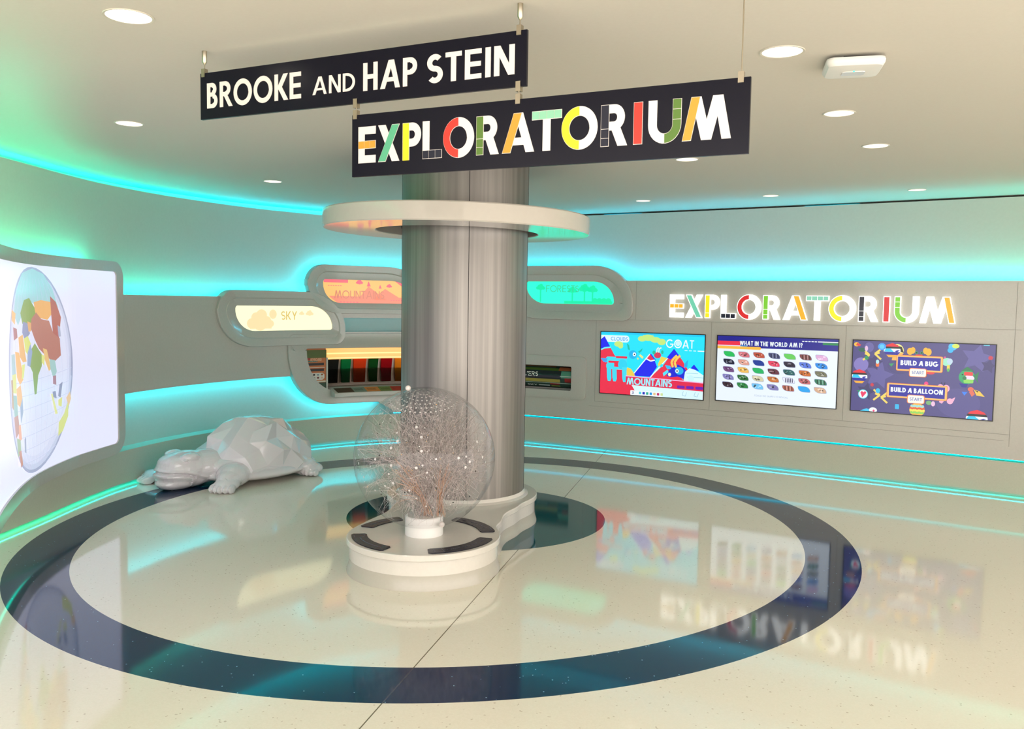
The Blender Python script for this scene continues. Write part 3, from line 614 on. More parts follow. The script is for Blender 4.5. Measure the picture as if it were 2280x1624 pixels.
# ---------------------------------------------------------------- EXPLORATORIUM lettering (used twice)
SEQ = [('E', .64, .09), ('X', .77, .11), ('P', .645, .055), ('L', .66, .04), ('O', 1.03, .07), ('R', .73, .10), ('A', 1.0, -.08), ('T', .90, -.01), ('O', 1.05, .09), ('R', .75, .16), ('I', .25, .15), ('U', .88, .025), ('M', 1.25, 0)]
OR, GN, YE, BK, RD, LG, MG = (1, .72, .10), (.45, .82, .68), (1, .95, .05), (.06, .07, .16), (.88, .12, .14), (.50, .82, .18), (.55, .84, .72)
def explo(kind, i):
    """letter i in its own box 0..1 x 0..1 (scaled to its width): white polys, inlays [(colour, polys)]"""
    c, wd, _ = SEQ[i]; w = .235; x = lambda v: v  # units: cap height
    wall = kind == 'wall'; e = .030 if wall else .012; g = .018 if wall else .014
    hang = dict(OR=(.93, .58, .18), GN=(.33, .66, .50), YE=(.90, .82, .12), BK=(.05, .06, .14), RD=(.85, .20, .14), LG=(.33, .46, .16), MG=(.52, .76, .62))
    col = lambda n: globals()[n] if wall else hang[n]
    def rect(x0, y0, x1, y1): return [[(x0 + e, y0 + e), (x1 - e, y0 + e), (x1 - e, y1 - e), (x0 + e, y1 - e)]]
    def squares(x0, y0, x1, y1, cuts, vert=False):
        out = []; cuts = [0] + cuts + [1]
        for a, b in zip(cuts, cuts[1:]):
            if vert: out += [[(x0 + e, y0 + (y1 - y0) * a + (e if a == 0 else g / 2)), (x1 - e, y0 + (y1 - y0) * a + (e if a == 0 else g / 2)), (x1 - e, y0 + (y1 - y0) * b - (e if b == 1 else g / 2)), (x0 + e, y0 + (y1 - y0) * b - (e if b == 1 else g / 2))]]
            else: out += [[(x0 + (x1 - x0) * a + (e if a == 0 else g / 2), y0 + e), (x0 + (x1 - x0) * b - (e if b == 1 else g / 2), y0 + e), (x0 + (x1 - x0) * b - (e if b == 1 else g / 2), y1 - e), (x0 + (x1 - x0) * a + (e if a == 0 else g / 2), y1 - e)]]
        return out
    def slant(xb, xt, w_): d = e * 1.0; return [[(xb + d + (xt - xb) * e, e), (xb + w_ - d + (xt - xb) * e, e), (xt + w_ - d - (xt - xb) * e, 1 - e), (xt + d - (xt - xb) * e, 1 - e)]]
    if c == 'E': return R_(0, 0, w, 1) + R_(0, 0, wd, .21) + R_(0, .79, wd, 1) + R_(0, .39, wd, .61), [(col('OR'), squares(0, .39, wd, .61, [.34, .67]))]
    if c == 'X':
        a, b = par(0, wd - w * 1.15, w * 1.15), par(wd - w * 1.15, 0, w * 1.15)
        return a + b, [(col('GN'), slant(wd - w * 1.15, 0, w * 1.15) if wall else slant(0, wd - w * 1.15, w * 1.15))]
    if c == 'P': return R_(0, 0, w, 1) + R_(w, .79, .34, 1) + R_(w, .36, .34, .57) + arc(.34, .68, .305, .32, .215, -90, 90), [(col('YE'), squares(0, 0, w, 1, [.22] if wall else [.001], True))]
    if c == 'L': return R_(0, 0, w, 1) + R_(w, 0, wd, .23), [(col('BK'), squares(0, 0, wd, .23, [.33, .66]))]
    if c == 'O':
        r = wd / 2; n = 'RD' if i == 4 else 'YE'
        return arc(r, .5, r, .53, .235, 0, 360, 40), [(col(n), arc(r, .5, r - e, .53 - e, .235 - 2 * e, 91, 269, 18))]
    if c == 'R':
        n = 'LG' if i == 5 else 'BK'
        return R_(0, 0, w, 1) + R_(w, .79, .38, 1) + R_(w, .38, .38, .59) + arc(.38, .69, .29, .31, .215, -90, 90) + par(wd - w * 1.15, .28, w * 1.15, 0, .44), [(col(n), squares(0, 0, w, 1, [.2, .42], True))]
    if c == 'A':
        k = w * 1.12; return par(0, .5 - k * .55, k) + par(wd - k, .5 - k * .45, k) + R_(.22, .19, .78, .38), [(col('OR'), slant(wd - k, .5 - k * .45, k) if wall else slant(0, .5 - k * .55, k))]
    if c == 'T': return R_(wd / 2 - w / 2, 0, wd / 2 + w / 2, 1) + R_(0, .78, wd, 1), [(col('MG'), squares(0, .78, wd, 1, [.25, .5, .75]))]
    if c == 'I': return R_(0, 0, wd, 1), [(col('RD'), rect(0, 0, wd, 1))]
    if c == 'U':
        r = wd / 2; a0, a1 = ((180, 269) if wall else (271, 360)); x0 = 0 if wall else wd - w
        return R_(0, .42, w, 1) + R_(wd - w, .42, wd, 1) + arc(r, .42, r, .44, w, 180, 360), [(col('LG'), squares(x0, .42 - e, x0 + w, 1, [.30 if wall else .2, .65 if wall else .6], True) + arc(r, .42, r - e, .44 - e, w - 2 * e, a0, a1, 10))]
    if c == 'M':
        k = w; return par(0, .22, k) + par(wd - k, wd - .22 - k, k) + par(wd / 2 - k * .55, .22, k * 1.1) + par(wd / 2 - k * .55, wd - .22 - k * 1.1, k * 1.1), [(col('OR'), slant(wd - k, wd - .22 - k, k) if wall else slant(0, .22, k))]
TOT = sum(a + g for _, a, g in SEQ)
def build_explo(kind, parent, x0, x1, y0, h, fn, white, depth, inl, side=None):
    k = (x1 - x0) / TOT; x = x0
    for i, (c, wd, g) in enumerate(SEQ):
        ps, ins = explo(kind, i); mb = MB()
        for j, p in enumerate(ps): mb.prism([(x + a * k, y0 + b * h) for a, b in p], 0, depth - .00003 * j, fn, white, side)
        lo = mb.build('letter', parent)
        for colr, qs in ins:
            mb = MB()
            for q in qs: mb.prism([(x + a * k, y0 + b * h) for a, b in q], depth - .0005, depth + .0012, fn, inl(colr))
            o = mb.build('inlay', lo); o.location = (0, 0, 0)
        x += (wd + g) * k
t = tag(empty('lit_wall_sign', W.at(14.65, 1.52)), 'illuminated white EXPLORATORIUM letters with coloured inlays above the three screens', 'sign')
build_explo('wall', t, 13.285, 16.03, 1.525, .245, lambda u, v, h: W.at(u, v, .004 + h), emi((1, 1, .97), 1.6, glow=True), .022, lambda c: emi(c, 1.0))

# ---------------------------------------------------------------- three screens
class Art:
    """picture on a screen: u 0..1 to the right, t 0..1 downwards; later shapes lie on top"""
    def __init__(s, s0, s1, z0, z1): s.mb = MB(); s.a = (s0, s1, z0, z1); s.h = .0005; s.k = 1.0
    def fn(s, u, v, h=0): a = s.a; return W.at(a[0] + (a[1] - a[0]) * min(max(u, 0), 1), a[3] - (a[3] - a[2]) * min(max(v, 0), 1), -.008 + s.h)
    def P(s, pts, c):
        s.h += .00006
        q = pts
        s.mb.face([s.fn(x, y) for x, y in q], emi(c, s.k))
    def R(s, x0, y0, x1, y1, c): s.P([(x0, y0), (x1, y0), (x1, y1), (x0, y1)], c)
    def O(s, cx, cy, rx, ry, c, n=20): s.P([(cx + rx * cos(2 * pi * k / n), cy + ry * sin(2 * pi * k / n)) for k in range(n)], c)
    def RR(s, x0, y0, x1, y1, r, c):
        ry = r * 1.78; P = []
        for cx, cy, a in ((x1 - r, y0 + ry, -90), (x1 - r, y1 - ry, 0), (x0 + r, y1 - ry, 90), (x0 + r, y0 + ry, 180)):
            P += [(cx + r * cos(radians(a + 22.5 * k)), cy + ry * sin(radians(a + 22.5 * k))) for k in range(5)]
        s.P(P, c)
    def T(s, txt, x0, x1, y1, h, c, w=.17, gap=.1):
        s.h += .00006; put_text(s.mb, txt, x0, x1, -y1, h, lambda u, v, hh: s.fn(u, -v), emi(c, s.k), w=w, gap=gap)
    def line(s, pts, wd, c):
        for (x0, y0), (x1, y1) in zip(pts, pts[1:]):
            dx, dy = (x1 - x0) * 1.78, y1 - y0; L = sqrt(dx * dx + dy * dy) or 1; nx, ny = -dy / L * wd / 1.78, dx / L * wd
            s.P([(x0 + nx, y0 + ny), (x1 + nx, y1 + ny), (x1 - nx, y1 - ny), (x0 - nx, y0 - ny)], c)
def screen(s0, s1, z0, z1, label, fill):
    t = tag(empty('display_screen', W.at((s0 + s1) / 2, z0)), label, 'screen', 'touch screens in the right wall panel')
    mb = MB(); bz = mat('screen_bezel', (.04, .04, .05), .3); B = Art(s0 - .008, s1 + .008, z0 - .008, z1 + .008); bu, bv = .0065, .0115
    for a, c, d, e in ((0, 0, 1, bv), (0, 1 - bv, 1, 1), (0, bv, bu, 1 - bv), (1 - bu, bv, 1, 1 - bv)): mb.prism([(a, c), (d, c), (d, e), (a, e)], -.03, .0015, lambda u, v, h: B.fn(u, v, h), bz)
    mb.build('bezel', t)
    A = Art(s0, s1, z0, z1); A.mb.prism([(0, 0), (1, 0), (1, 1), (0, 1)], -.03, -.0003, lambda u, v, h: A.fn(u, v, h), bz)
    return t, A
OFFS = .0112
def flat_fn(s, u, v, h=0):
    a = s.a; p, q = W.at(a[0], 0, .012), W.at(a[1], 0, .012); d = (q - p).normalized(); n = Vector((d.y, -d.x, 0))
    r = p.lerp(q, min(max(u, 0), 1)) + n * (s.h + h); r.z = a[3] - (a[3] - a[2]) * min(max(v, 0), 1); return r
Art.fn = flat_fn
WH = (.95, .99, 1)
# screen 1: goat in the mountains
t, A = screen(12.49, 13.68, .66, 1.345, 'wall screen showing a colouring page of goats and red mountains, leftmost of three', None)
CY, BL, RE, YL = (.08, .90, 1), (.02, .08, .95), (.93, .14, .28), (.78, .93, .50)
A.R(0, 0, 1, 1, CY); A.R(0, 0, 1, .03, (.05, .80, .97))
A.RR(-.1, .05, .285, .16, .028, (.88, .98, 1)); A.T('CLOUDS', .10, .27, .135, .06, (.45, .72, .95), w=.2)
A.P([(0, .62), (0, .12), (.035, .07), (.14, .37), (.27, .60), (.36, .70), (1, .70), (1, 1), (0, 1)], RE)
A.P([(0, .12), (.035, .07), (.095, .24), (.04, .25), (0, .28)], BL); A.line([(0, .29), (.04, .26), (.1, .245)], .012, (.4, .95, 1))
A.P([(.14, .37), (.22, .40), (.30, .45), (.40, .62), (.35, .70), (.27, .52)], CY)
A.P([(.27, .56), (.31, .58), (.36, .70), (.26, .70)], (.95, .82, .30))
A.O(.47, .07, .06, .05, YL); A.O(.41, .09, .04, .045, YL); A.O(.54, .10, .05, .045, YL); A.O(.60, .13, .04, .05, YL); A.R(.42, .03, .52, .1, YL)
A.O(.18, .19, .045, .045, YL); A.O(.20, .22, .025, .04, YL)
A.T('GOAT', .645, .905, .215, .13, WH, w=.14); A.O(.755, .145, .022, .04, (.80, .97, 1))
for k in range(3): A.R(.82 + k * .04, .245, .845 + k * .04, .255, WH)
A.R(.94, .243, 1, .257, WH)
A.P([(.34, .64), (.50, .32), (.58, .48), (.50, .69), (.35, .69)], BL); A.P([(.46, .39), (.49, .32), (.53, .41), (.50, .44)], RE); A.line([(.34, .65), (.49, .33)], .008, WH); A.line([(.45, .40), (.50, .44), (.54, .42)], .010, WH)
A.P([(.50, .70), (.62, .50), (.66, .40), (.72, .24), (.80, .40), (.86, .56), (.80, .70)], RE); A.P([(.655, .37), (.72, .23), (.775, .34), (.72, .36), (.69, .40)], BL); A.line([(.50, .70), (.66, .38)], .009, WH)
A.P([(.88, .52), (.91, .46), (.96, .56)], BL)
A.O(.565, .34, .035, .05, (.85, .2, .35)); A.P([(.54, .43), (.60, .40), (.62, .52), (.56, .52)], CY); A.P([(.60, .36), (.66, .38), (.58, .52), (.57, .49)], (.95, .85, .3)); A.O(.53, .30, .015, .03, (.1, .75, .6)); A.O(.61, .29, .012, .03, (.1, .75, .6)); A.line([(.555, .30), (.56, .24), (.575, .22)], .010, (.9, .95, .9)); A.line([(.575, .30), (.58, .24), (.60, .22)], .010, (.9, .95, .9))
# standing cyan goat
G1 = (.24, .88, .97)
for a, b in (((.05, .40), (.22, .56)),): A.RR(.055, .40, .27, .50, .02, G1)
A.P([(0, .43), (.07, .43), (.06, .50), (.03, .49)], (.25, .65, .95)); A.RR(.155, .385, .27, .42, .008, RE); A.RR(.08, .465, .20, .50, .008, RE)
A.RR(.06, .50, .27, .60, .02, G1); A.R(.14, .50, .21, .56, RE); A.O(.225, .52, .045, .085, (.16, .84, .96)); A.R(.16, .60, .22, .605, (.55, .97, 1))
for x0 in (.065, .12, .22): A.P([(x0, .56), (x0 + .045, .56), (x0 + .05, .76), (x0 + .04, .80), (x0 + .015, .80), (x0 + .005, .74)], G1)
A.O(.325, .35, .04, .07, (.05, .72, .95)); A.O(.34, .345, .017, .032, (.92, 1, 1)); A.O(.34, .345, .006, .012, (0, .05, .1)); A.P([(.262, .17), (.285, .20), (.295, .28), (.275, .27)], (.0, .75, .68)); A.P([(.375, .30), (.42, .24), (.41, .29), (.39, .32)], (.0, .75, .68)); A.P([(.385, .36), (.40, .34), (.43, .38), (.42, .41)], (.93, .93, .55)); A.O(.375, .41, .008, .015, (.95, .85, .5))
# blue goat head
A.P([(.665, .60), (.70, .52), (.76, .47), (.82, .52), (.86, .60), (.84, .72), (.80, .68), (.76, .66), (.70, .68), (.66, .66)], (.03, .10, .85)); A.O(.775, .57, .04, .06, (.08, .72, .95)); A.O(.755, .575, .016, .03, WH); A.O(.755, .575, .007, .014, (0, 0, .05)); A.P([(.62, .62), (.665, .56), (.675, .60), (.63, .67)], (.3, .9, 1)); A.O(.685, .635, .015, .028, (.97, 1, .8)); A.P([(.64, .49), (.69, .50), (.70, .55), (.66, .55)], (.15, .75, .97)); A.P([(.82, .46), (.855, .39), (.85, .50), (.82, .52)], (.1, .7, .95))
for dx in (0, .03): A.line([(.715 + dx, .52), (.70 + dx, .44), (.72 + dx, .38), (.75 + dx, .33)], .018, (.98, .82, .35))
A.P([(.82, .70), (.83, .58), (.87, .52), (.92, .54), (1, .62), (1, .73), (.82, .73)], (.86, .99, 1)); A.line([(.84, .60), (.95, .60)], .003, (.5, .8, .9)); A.line([(.85, .66), (1, .66)], .003, (.5, .8, .9)); A.O(.885, .68, .03, .05, (.80, .97, 1))
A.P([(.26, .69), (1, .73), (1, .745), (.26, .705)], (.95, .72, .90)); A.P([(.26, .705), (1, .745), (1, .87), (.34, .84), (.26, .84)], (.90, .12, .30))
A.T('MOUNTAINS', .27, .71, .835, .11, (.62, .93, 1), w=.2, gap=.06)
for k in range(3): A.RR(.76 + .085 * k, .80, .83 + .085 * k, .845, .008, (.42, .0, .70))
A.P([(.32, .84), (1, .87), (1, 1), (.32, 1), (.355, .93)], (.86, .98, 1)); A.RR(.31, .925, .62, 1, .005, WH)
A.T('X', .325, .35, .985, .045, (.25, .15, .5), w=.15)
for k, c in enumerate(((.25, .80, .88), (.05, .15, .75), (.10, .68, .58), (.08, .60, .90), (.90, .78, .55), (.75, .15, .40), (.80, .88, .60))): A.RR(.395 + k * .035, .94, .418 + k * .035, .98, .004, c)
for x0 in (.82, .93): A.line([(x0, .885), (x0 - .01, .95), (x0 + .02, .96), (x0 + .03, .90)], .003, (.55, .75, .85))
A.mb.build('picture', t, fix=False)
# screen 2: what in the world am I
t, A = screen(13.82, 15.02, .672, 1.345, 'wall screen with rows of patterned pills on white, middle of three', None)
A.R(0, 0, 1, 1, (.93, .97, 1)); A.R(0, 0, 1, .17, (.04, .04, .56)); A.RR(-.1, .075, .20, .145, .01, (.93, .14, .28)); A.RR(-.1, .152, .38, .195, .015, (.98, .74, .28)); A.R(0, .138, .22, .152, (.9, .85, .95)); A.R(.20, .138, .26, .150, (.1, .6, .9))
A.T('WHAT IN THE WORLD AM I?', .195, .72, .135, .068, WH, w=.22, gap=.12); A.R(.84, .035, 1, .048, WH); A.R(.88, .055, 1, .085, (.10, .55, .30))
for k in range(5): A.R(.715 + k * .025, .035, .733 + k * .025, .048, WH)
PC = [[(.12, .75, .35), (.85, .45, .50), (.75, .32, .22), (.25, .28, .45), (.40, .82, .35), (.50, .25, .25), (.88, .68, .85)],
      [(.08, .10, .20), (.88, .62, .55), (.05, .22, .60), (.92, .25, .38), (.15, .12, .22), (.35, .48, .88), (.02, .55, .92)],
      [(.45, .28, .50), (.95, .75, .35), (.10, .72, .38), (.40, .18, .25), (.12, .38, .38), (.80, .42, .15), (.45, .45, .35)],
      [(.52, .50, .75), (.15, .42, .18), (.85, .82, .68), (.80, .45, .20), (.92, .93, 1), (.80, .40, .42), (.15, .48, .35)],
      [(.22, .12, .18), (.15, .52, .25), (.45, .78, .97), (.50, .48, .72), (.70, .38, .30), (.10, .65, .95), (.85, .68, .55)]]
random.seed(5)
for r in range(5):
    for c in range(7):
        x0 = .058 + c * .1285; y0 = .235 + r * .118; wd, ht = .096, .080
        L_ = leaf(0, wd, 0, ht, (.008, .012), (.045, .066), (.008, .012), (.045, .066), n=5, k=2)
        A.P([(x0 + a + (wd * .02 if a < wd / 2 else -wd * .02) * 0, y0 + ht - b) for a, b in leaf(-.003, wd + .003, -.005, ht + .005, (.008, .012), (.052, .072), (.008, .012), (.052, .072), n=5, k=2)], (.62, .66, .80))
        base = PC[r][c]; A.P([(x0 + a, y0 + ht - b) for a, b in L_], base)
        if (r, c) in ((0, 0), (0, 4), (2, 2), (1, 2), (4, 5)): continue
        dk = tuple(v * .45 for v in base); lt = tuple(min(1, v * .6 + .45) for v in base)
        if (r, c) in ((0, 5), (3, 4), (3, 6), (4, 4), (0, 3)):
            for k in range(5):
                xx = x0 + .018 + k * .014
                A.P([(xx, y0 + .008), (xx + .006, y0 + .008), (xx + .010, y0 + ht - .008), (xx + .003, y0 + ht - .008)], (.05, .05, .30) if (r, c) == (3, 4) else (lt if k % 2 else dk))
        else:
            for k in range(8):
                cx, cy = x0 + random.uniform(.022, wd - .022), y0 + random.uniform(.018, ht - .018)
                A.O(cx, cy, random.uniform(.003, .011), random.uniform(.005, .014), random.choice((dk, lt)), n=7)
A.T('TOUCH THE SHAPES TO REVEAL', .34, .62, .90, .025, (.72, .78, .88), w=.16, gap=.14)
A.mb.build('picture', t, fix=False)
# screen 3: build a bug
t, A = screen(15.16, 16.36, .672, 1.345, 'wall screen with two orange framed start buttons on violet, rightmost of three', None)
BG = (.30, .28, .52); A.R(0, 0, 1, 1, BG)
def star(cx, cy, r, c):
    A.P([(cx + (r if k % 2 == 0 else r * .5) / 1.78 * sin(k * pi / 5 + .2), cy - (r if k % 2 == 0 else r * .5) * cos(k * pi / 5 + .2)) for k in range(10)], c)
for a in ((.20, .48, .2, (.38, .36, .62)), (.88, .18, .2, (.38, .36, .62)), (.11, .72, .13, (.22, .21, .42)), (.16, .30, .12, (.24, .22, .44)), (.96, .28, .1, (.24, .22, .44))): star(*a)
A.O(.065, .34, .055, .10, (.52, .48, .76)); A.O(.12, .09, .035, .07, (.40, .38, .64))
A.O(.77, .8, .15, .2, (.33, .31, .56)); A.O(.35, .33, .09, .12, (.28, .26, .49))
def balloon(cx, cy, k):
    for y0, y1, c in ((-1, -.55, (.93, .12, .20)), (-.55, -.3, (.03, .03, .06)), (-.3, .12, (.95, .97, 1)), (.12, .5, (.02, .06, .62)), (.5, .8, (.95, .68, .22))):
        P = []
        for y in (y0, y1): P.append((sqrt(max(0, 1 - y * y)) if y < .1 else (1 - (y - .1) * .85), y))
        m_ = (y0 + y1) / 2; mw = sqrt(max(0, 1 - m_ * m_)) if m_ < .1 else (1 - (m_ - .1) * .85)
        A.P([(cx - P[0][0] * k / 1.78, cy + y0 * k), (cx + P[0][0] * k / 1.78, cy + y0 * k), (cx + mw * k / 1.78, cy + m_ * k), (cx + P[1][0] * k / 1.78, cy + y1 * k), (cx - P[1][0] * k / 1.78, cy + y1 * k), (cx - mw * k / 1.78, cy + m_ * k)], c)
    A.P([(cx - .95 * k / 1.78, cy + .1 * k), (cx - .75 * k / 1.78, cy - .3 * k), (cx - .2 * k / 1.78, cy - .32 * k), (cx + .2 * k / 1.78, cy + .12 * k)], (.05, .80, .98)); A.P([(cx + .3 * k / 1.78, cy + .05 * k), (cx + .6 * k / 1.78, cy - .12 * k), (cx + .9 * k / 1.78, cy - .1 * k), (cx + .6 * k / 1.78, cy + .15 * k)], (.05, .08, .65))
A.O(.325, .12, .05, .09, (.97, .93, .55)); A.P([(.30, .04), (.36, .07), (.375, .15), (.32, .12)], (.04, .04, .05)); A.P([(.30, .16), (.375, .15), (.34, .26), (.29, .26)], (.96, .72, .35))
balloon(.29, .13, .11); balloon(.055, .52, .11); balloon(.90, 1.0, .13)
for (x, y, s1, c) in ((.09, .20, 1, 0), (.20, .18, -1, 0), (.18, .76, 1, 0), (.26, .79, -1, 0)):
    for a, b in (((-.012, -.075), (.035, 0)), ((.0, -.02), (.03, 0)), ((-.012, .075), (.035, 0))): A.line([(x + a[0] * s1, y + a[1]), (x + b[0] * s1, y + b[1])], .013, (.97, .85, .38))
A.O(.215, .075, .03, .05, (.2, .62, .97)); A.O(.215, .075, .018, .032, (.35, .80, 1)); A.O(.025, .055, .02, .03, (.95, .75, .25)); A.P([(.03, .03), (.06, .06), (.05, .08), (.02, .07)], (.88, .25, .25)); A.O(.07, .13, .03, .03, (.10, .38, .30)); A.O(.1, .11, .012, .04, (.90, .75, .88)); A.O(.105, .24, .015, .03, (.10, .60, .35))
A.RR(.175, .29, .20, .36, .01, (.95, .45, .18)); A.O(.187, .29, .012, .03, (.70, .92, .97)); A.P([(.27, .31), (.31, .30), (.29, .35)], (.15, .62, .38))
A.O(.715, .04, .03, .05, (.25, .75, .95)); A.O(.735, .03, .025, .03, (.85, .92, .35)); A.O(.70, .09, .02, .035, (.15, .72, .95)); A.R(.92, .0, .96, .012, (.4, .8, .9))
A.O(.68, .25, .035, .055, (.62, .92, .80)); A.O(.70, .24, .02, .04, (.75, .85, .92)); A.RR(.682, .29, .702, .36, .006, (.95, .85, .3)); A.RR(.684, .335, .70, .38, .006, (.35, .75, .35)); A.O(.665, .19, .008, .014, (.85, .3, .6))
A.O(.82, .44, .055, .095, (.10, .66, .40)); A.P([(.78, .36), (.82, .30), (.87, .36)], (.07, .48, .28)); A.RR(.80, .37, .86, .42, .008, (.93, .22, .22)); A.RR(.81, .42, .87, .47, .008, (.98, .88, .98)); A.RR(.80, .47, .865, .52, .008, (.55, .85, .35)); A.P([(.86, .42), (.90, .36), (.89, .46), (.90, .52)], (.07, .50, .30)); A.O(.79, .41, .006, .01, (0, 0, 0)); A.P([(.77, .53), (.83, .53), (.82, .58), (.79, .58)], (.02, .08, .58)); A.O(.805, .455, .014, .025, (.06, .48, .28))
A.O(.85, .60, .02, .03, (.90, .42, .32)); A.P([(.84, .64), (.86, .60), (.88, .66), (.86, .70)], (.90, .42, .32)); A.P([(.87, .60), (.91, .62), (.945, .69), (.89, .68)], (.95, .78, .28)); A.P([(.875, .61), (.90, .62), (.90, .64)], (.05, .05, .05)); A.P([(.79, .64), (.83, .64), (.81, .69)], (.12, .50, .97))
A.O(.97, .17, .015, .027, (.80, .18, .28)); A.O(.155, .62, .013, .025, (.80, .18, .28))
A.O(.09, .76, .037, .066, (.45, .88, .96)); A.O(.09, .76, .032, .056, (.95, .97, 1)); A.P([(.07, .74), (.08, .715), (.092, .735), (.105, .715), (.115, .74), (.085, .81)], (.93, .16, .38)); A.P([(.04, .71), (.065, .71), (.06, .74)], (.1, .6, .35))
A.O(.20, .70, .017, .035, (.15, .75, .93)); A.RR(.33, .87, .36, .94, .006, (.15, .72, .93)); A.P([(.07, 1), (.12, .96), (.14, .97), (.14, 1)], (.25, .80, .97)); A.O(.17, .98, .03, .04, (.95, .97, 1)); A.O(.175, .985, .008, .015, (.95, .3, .5))
A.O(.645, .60, .022, .045, (.97, .70, .82)); A.O(.685, .61, .024, .05, (.97, .70, .82)); A.P([(.66, .70), (.69, .74), (.66, .82), (.64, .80)], (.97, .68, .80)); A.O(.715, .78, .022, .04, (.97, .70, .82)); A.P([(.715, .76), (.75, .72), (.74, .78)], (.97, .7, .82)); A.O(.545, .56, .015, .03, (.93, .22, .52)); A.O(.545, .59, .01, .02, (.95, .90, .7))
A.line([(.655, .56), (.65, .53)], .004, (.05, .05, .1)); A.line([(.67, .56), (.675, .53)], .004, (.05, .05, .1))
A.O(.42, .125, .022, .05, (.98, .72, .15)); A.O(.44, .11, .018, .045, (.98, .72, .15)); A.O(.55, .125, .022, .05, (.98, .72, .15)); A.O(.53, .11, .018, .045, (.98, .72, .15))
for x in (.467, .503): A.O(x, .14, .011, .02, (.10, .60, .40)); A.O(x, .14, .006, .011, (.02, .02, .05))
A.RR(.46, .165, .51, .2, .006, (.93, .25, .12)); A.O(.57, .41, .03, .02, (.88, .20, .30)); A.O(.50, .43, .015, .03, (.88, .2, .25)); A.O(.57, .82, .02, .03, (.45, .70, .45)); A.O(.60, .83, .014, .035, (.93, .75, .88))
A.O(.49, .93, .055, .095, (.96, .72, .25))
for y, c in ((.875, (.60, .88, .88)), (.91, (.88, .30, .20)), (.935, (.97, .90, .35)), (.965, (.55, .85, .35))):
    hw = .053 * sqrt(max(.05, 1 - ((y + .01 - .93) / .095) ** 2)); A.line([(.49 - hw + 2 * hw * k / 6, y + (.01 if k % 2 else -.005)) for k in range(7)], .014, c)
OG = (1, .66, .30)
A.RR(.325, .18, .655, .40, .012, (.98, .50, .12)); A.RR(.328, .186, .652, .394, .010, (1, .76, .42)); A.R(.336, .205, .638, .355 + .02, (.04, .03, .62)); A.T('BUILD A BUG', .356, .622, .320, .068, WH, w=.25, gap=.08)
A.RR(.42, .355, .545, .475, .014, (.98, .50, .12)); A.RR(.425, .362, .54, .468, .012, (1, .97, .92)); A.T('START', .44, .525, .435, .042, (.28, .42, .72), w=.17)
A.RR(.265, .575, .695, .78, .012, (.98, .50, .12)); A.RR(.268, .581, .692, .774, .010, (1, .76, .42)); A.R(.282, .598, .678, .755, (.04, .03, .62)); A.T('BUILD A BALLOON', .294, .664, .700, .066, WH, w=.25, gap=.08)
A.RR(.415, .725, .54, .845, .014, (.98, .50, .12)); A.RR(.42, .732, .535, .838, .012, (1, .97, .92)); A.T('START', .435, .52, .805, .042, (.28, .42, .72), w=.17)
A.mb.build('picture', t, fix=False)

# ---------------------------------------------------------------- column
CX, CY_, CR = -.365, 6.52, .468
def column_mat():
    m = mat('brushed_column', (.66, .63, .59), .42, metal=.7); nt = m.node_tree; b = nt.nodes['Principled BSDF']
    tc = nt.nodes.new('ShaderNodeTexCoord'); mp = nt.nodes.new('ShaderNodeMapping'); mp.inputs['Scale'].default_value = (28, 28, .35); n = nt.nodes.new('ShaderNodeTexNoise'); n.inputs['Scale'].default_value = 1.0; n.inputs['Detail'].default_value = 6
    cr = nt.nodes.new('ShaderNodeValToRGB'); cr.color_ramp.elements[0].position = .3; cr.color_ramp.elements[0].color = lin((.47, .45, .43)) + (1,); cr.color_ramp.elements[1].position = .7; cr.color_ramp.elements[1].color = lin((.58, .56, .53)) + (1,)
    nt.links.new(tc.outputs['Object'], mp.inputs[0]); nt.links.new(mp.outputs[0], n.inputs[0]); nt.links.new(n.outputs[0], cr.inputs[0]); nt.links.new(cr.outputs[0], b.inputs['Base Color'])
    b.inputs['Anisotropic'].default_value = .5
    bp = nt.nodes.new('ShaderNodeBump'); bp.inputs['Strength'].default_value = .12; bp.inputs['Distance'].default_value = .003; nt.links.new(n.outputs[0], bp.inputs['Height']); nt.links.new(bp.outputs[0], b.inputs['Normal'])
    return m
t = tag(empty('column', (CX, CY_, .21)), 'thick round brushed metal column rising behind the clear globe to the ceiling', 'column')
mb = MB(); mb.lathe([(CR, .21), (CR, CEIL)], (CX, CY_, 0), column_mat(), n=96); mb.build('shaft', t, fix=False)
mb = MB()
for a in (radians(-90 + 6.5), radians(90 + 6.5), radians(-5), radians(188)):
    mb.box((CX + CR * cos(a), CY_ + CR * sin(a), (CEIL + .21) / 2), (.004, .004, CEIL - .21), mat('seam_dark', (.12, .10, .09), .6), R=Matrix.Rotation(a, 3, 'Z'))
mb.build('seam', t)
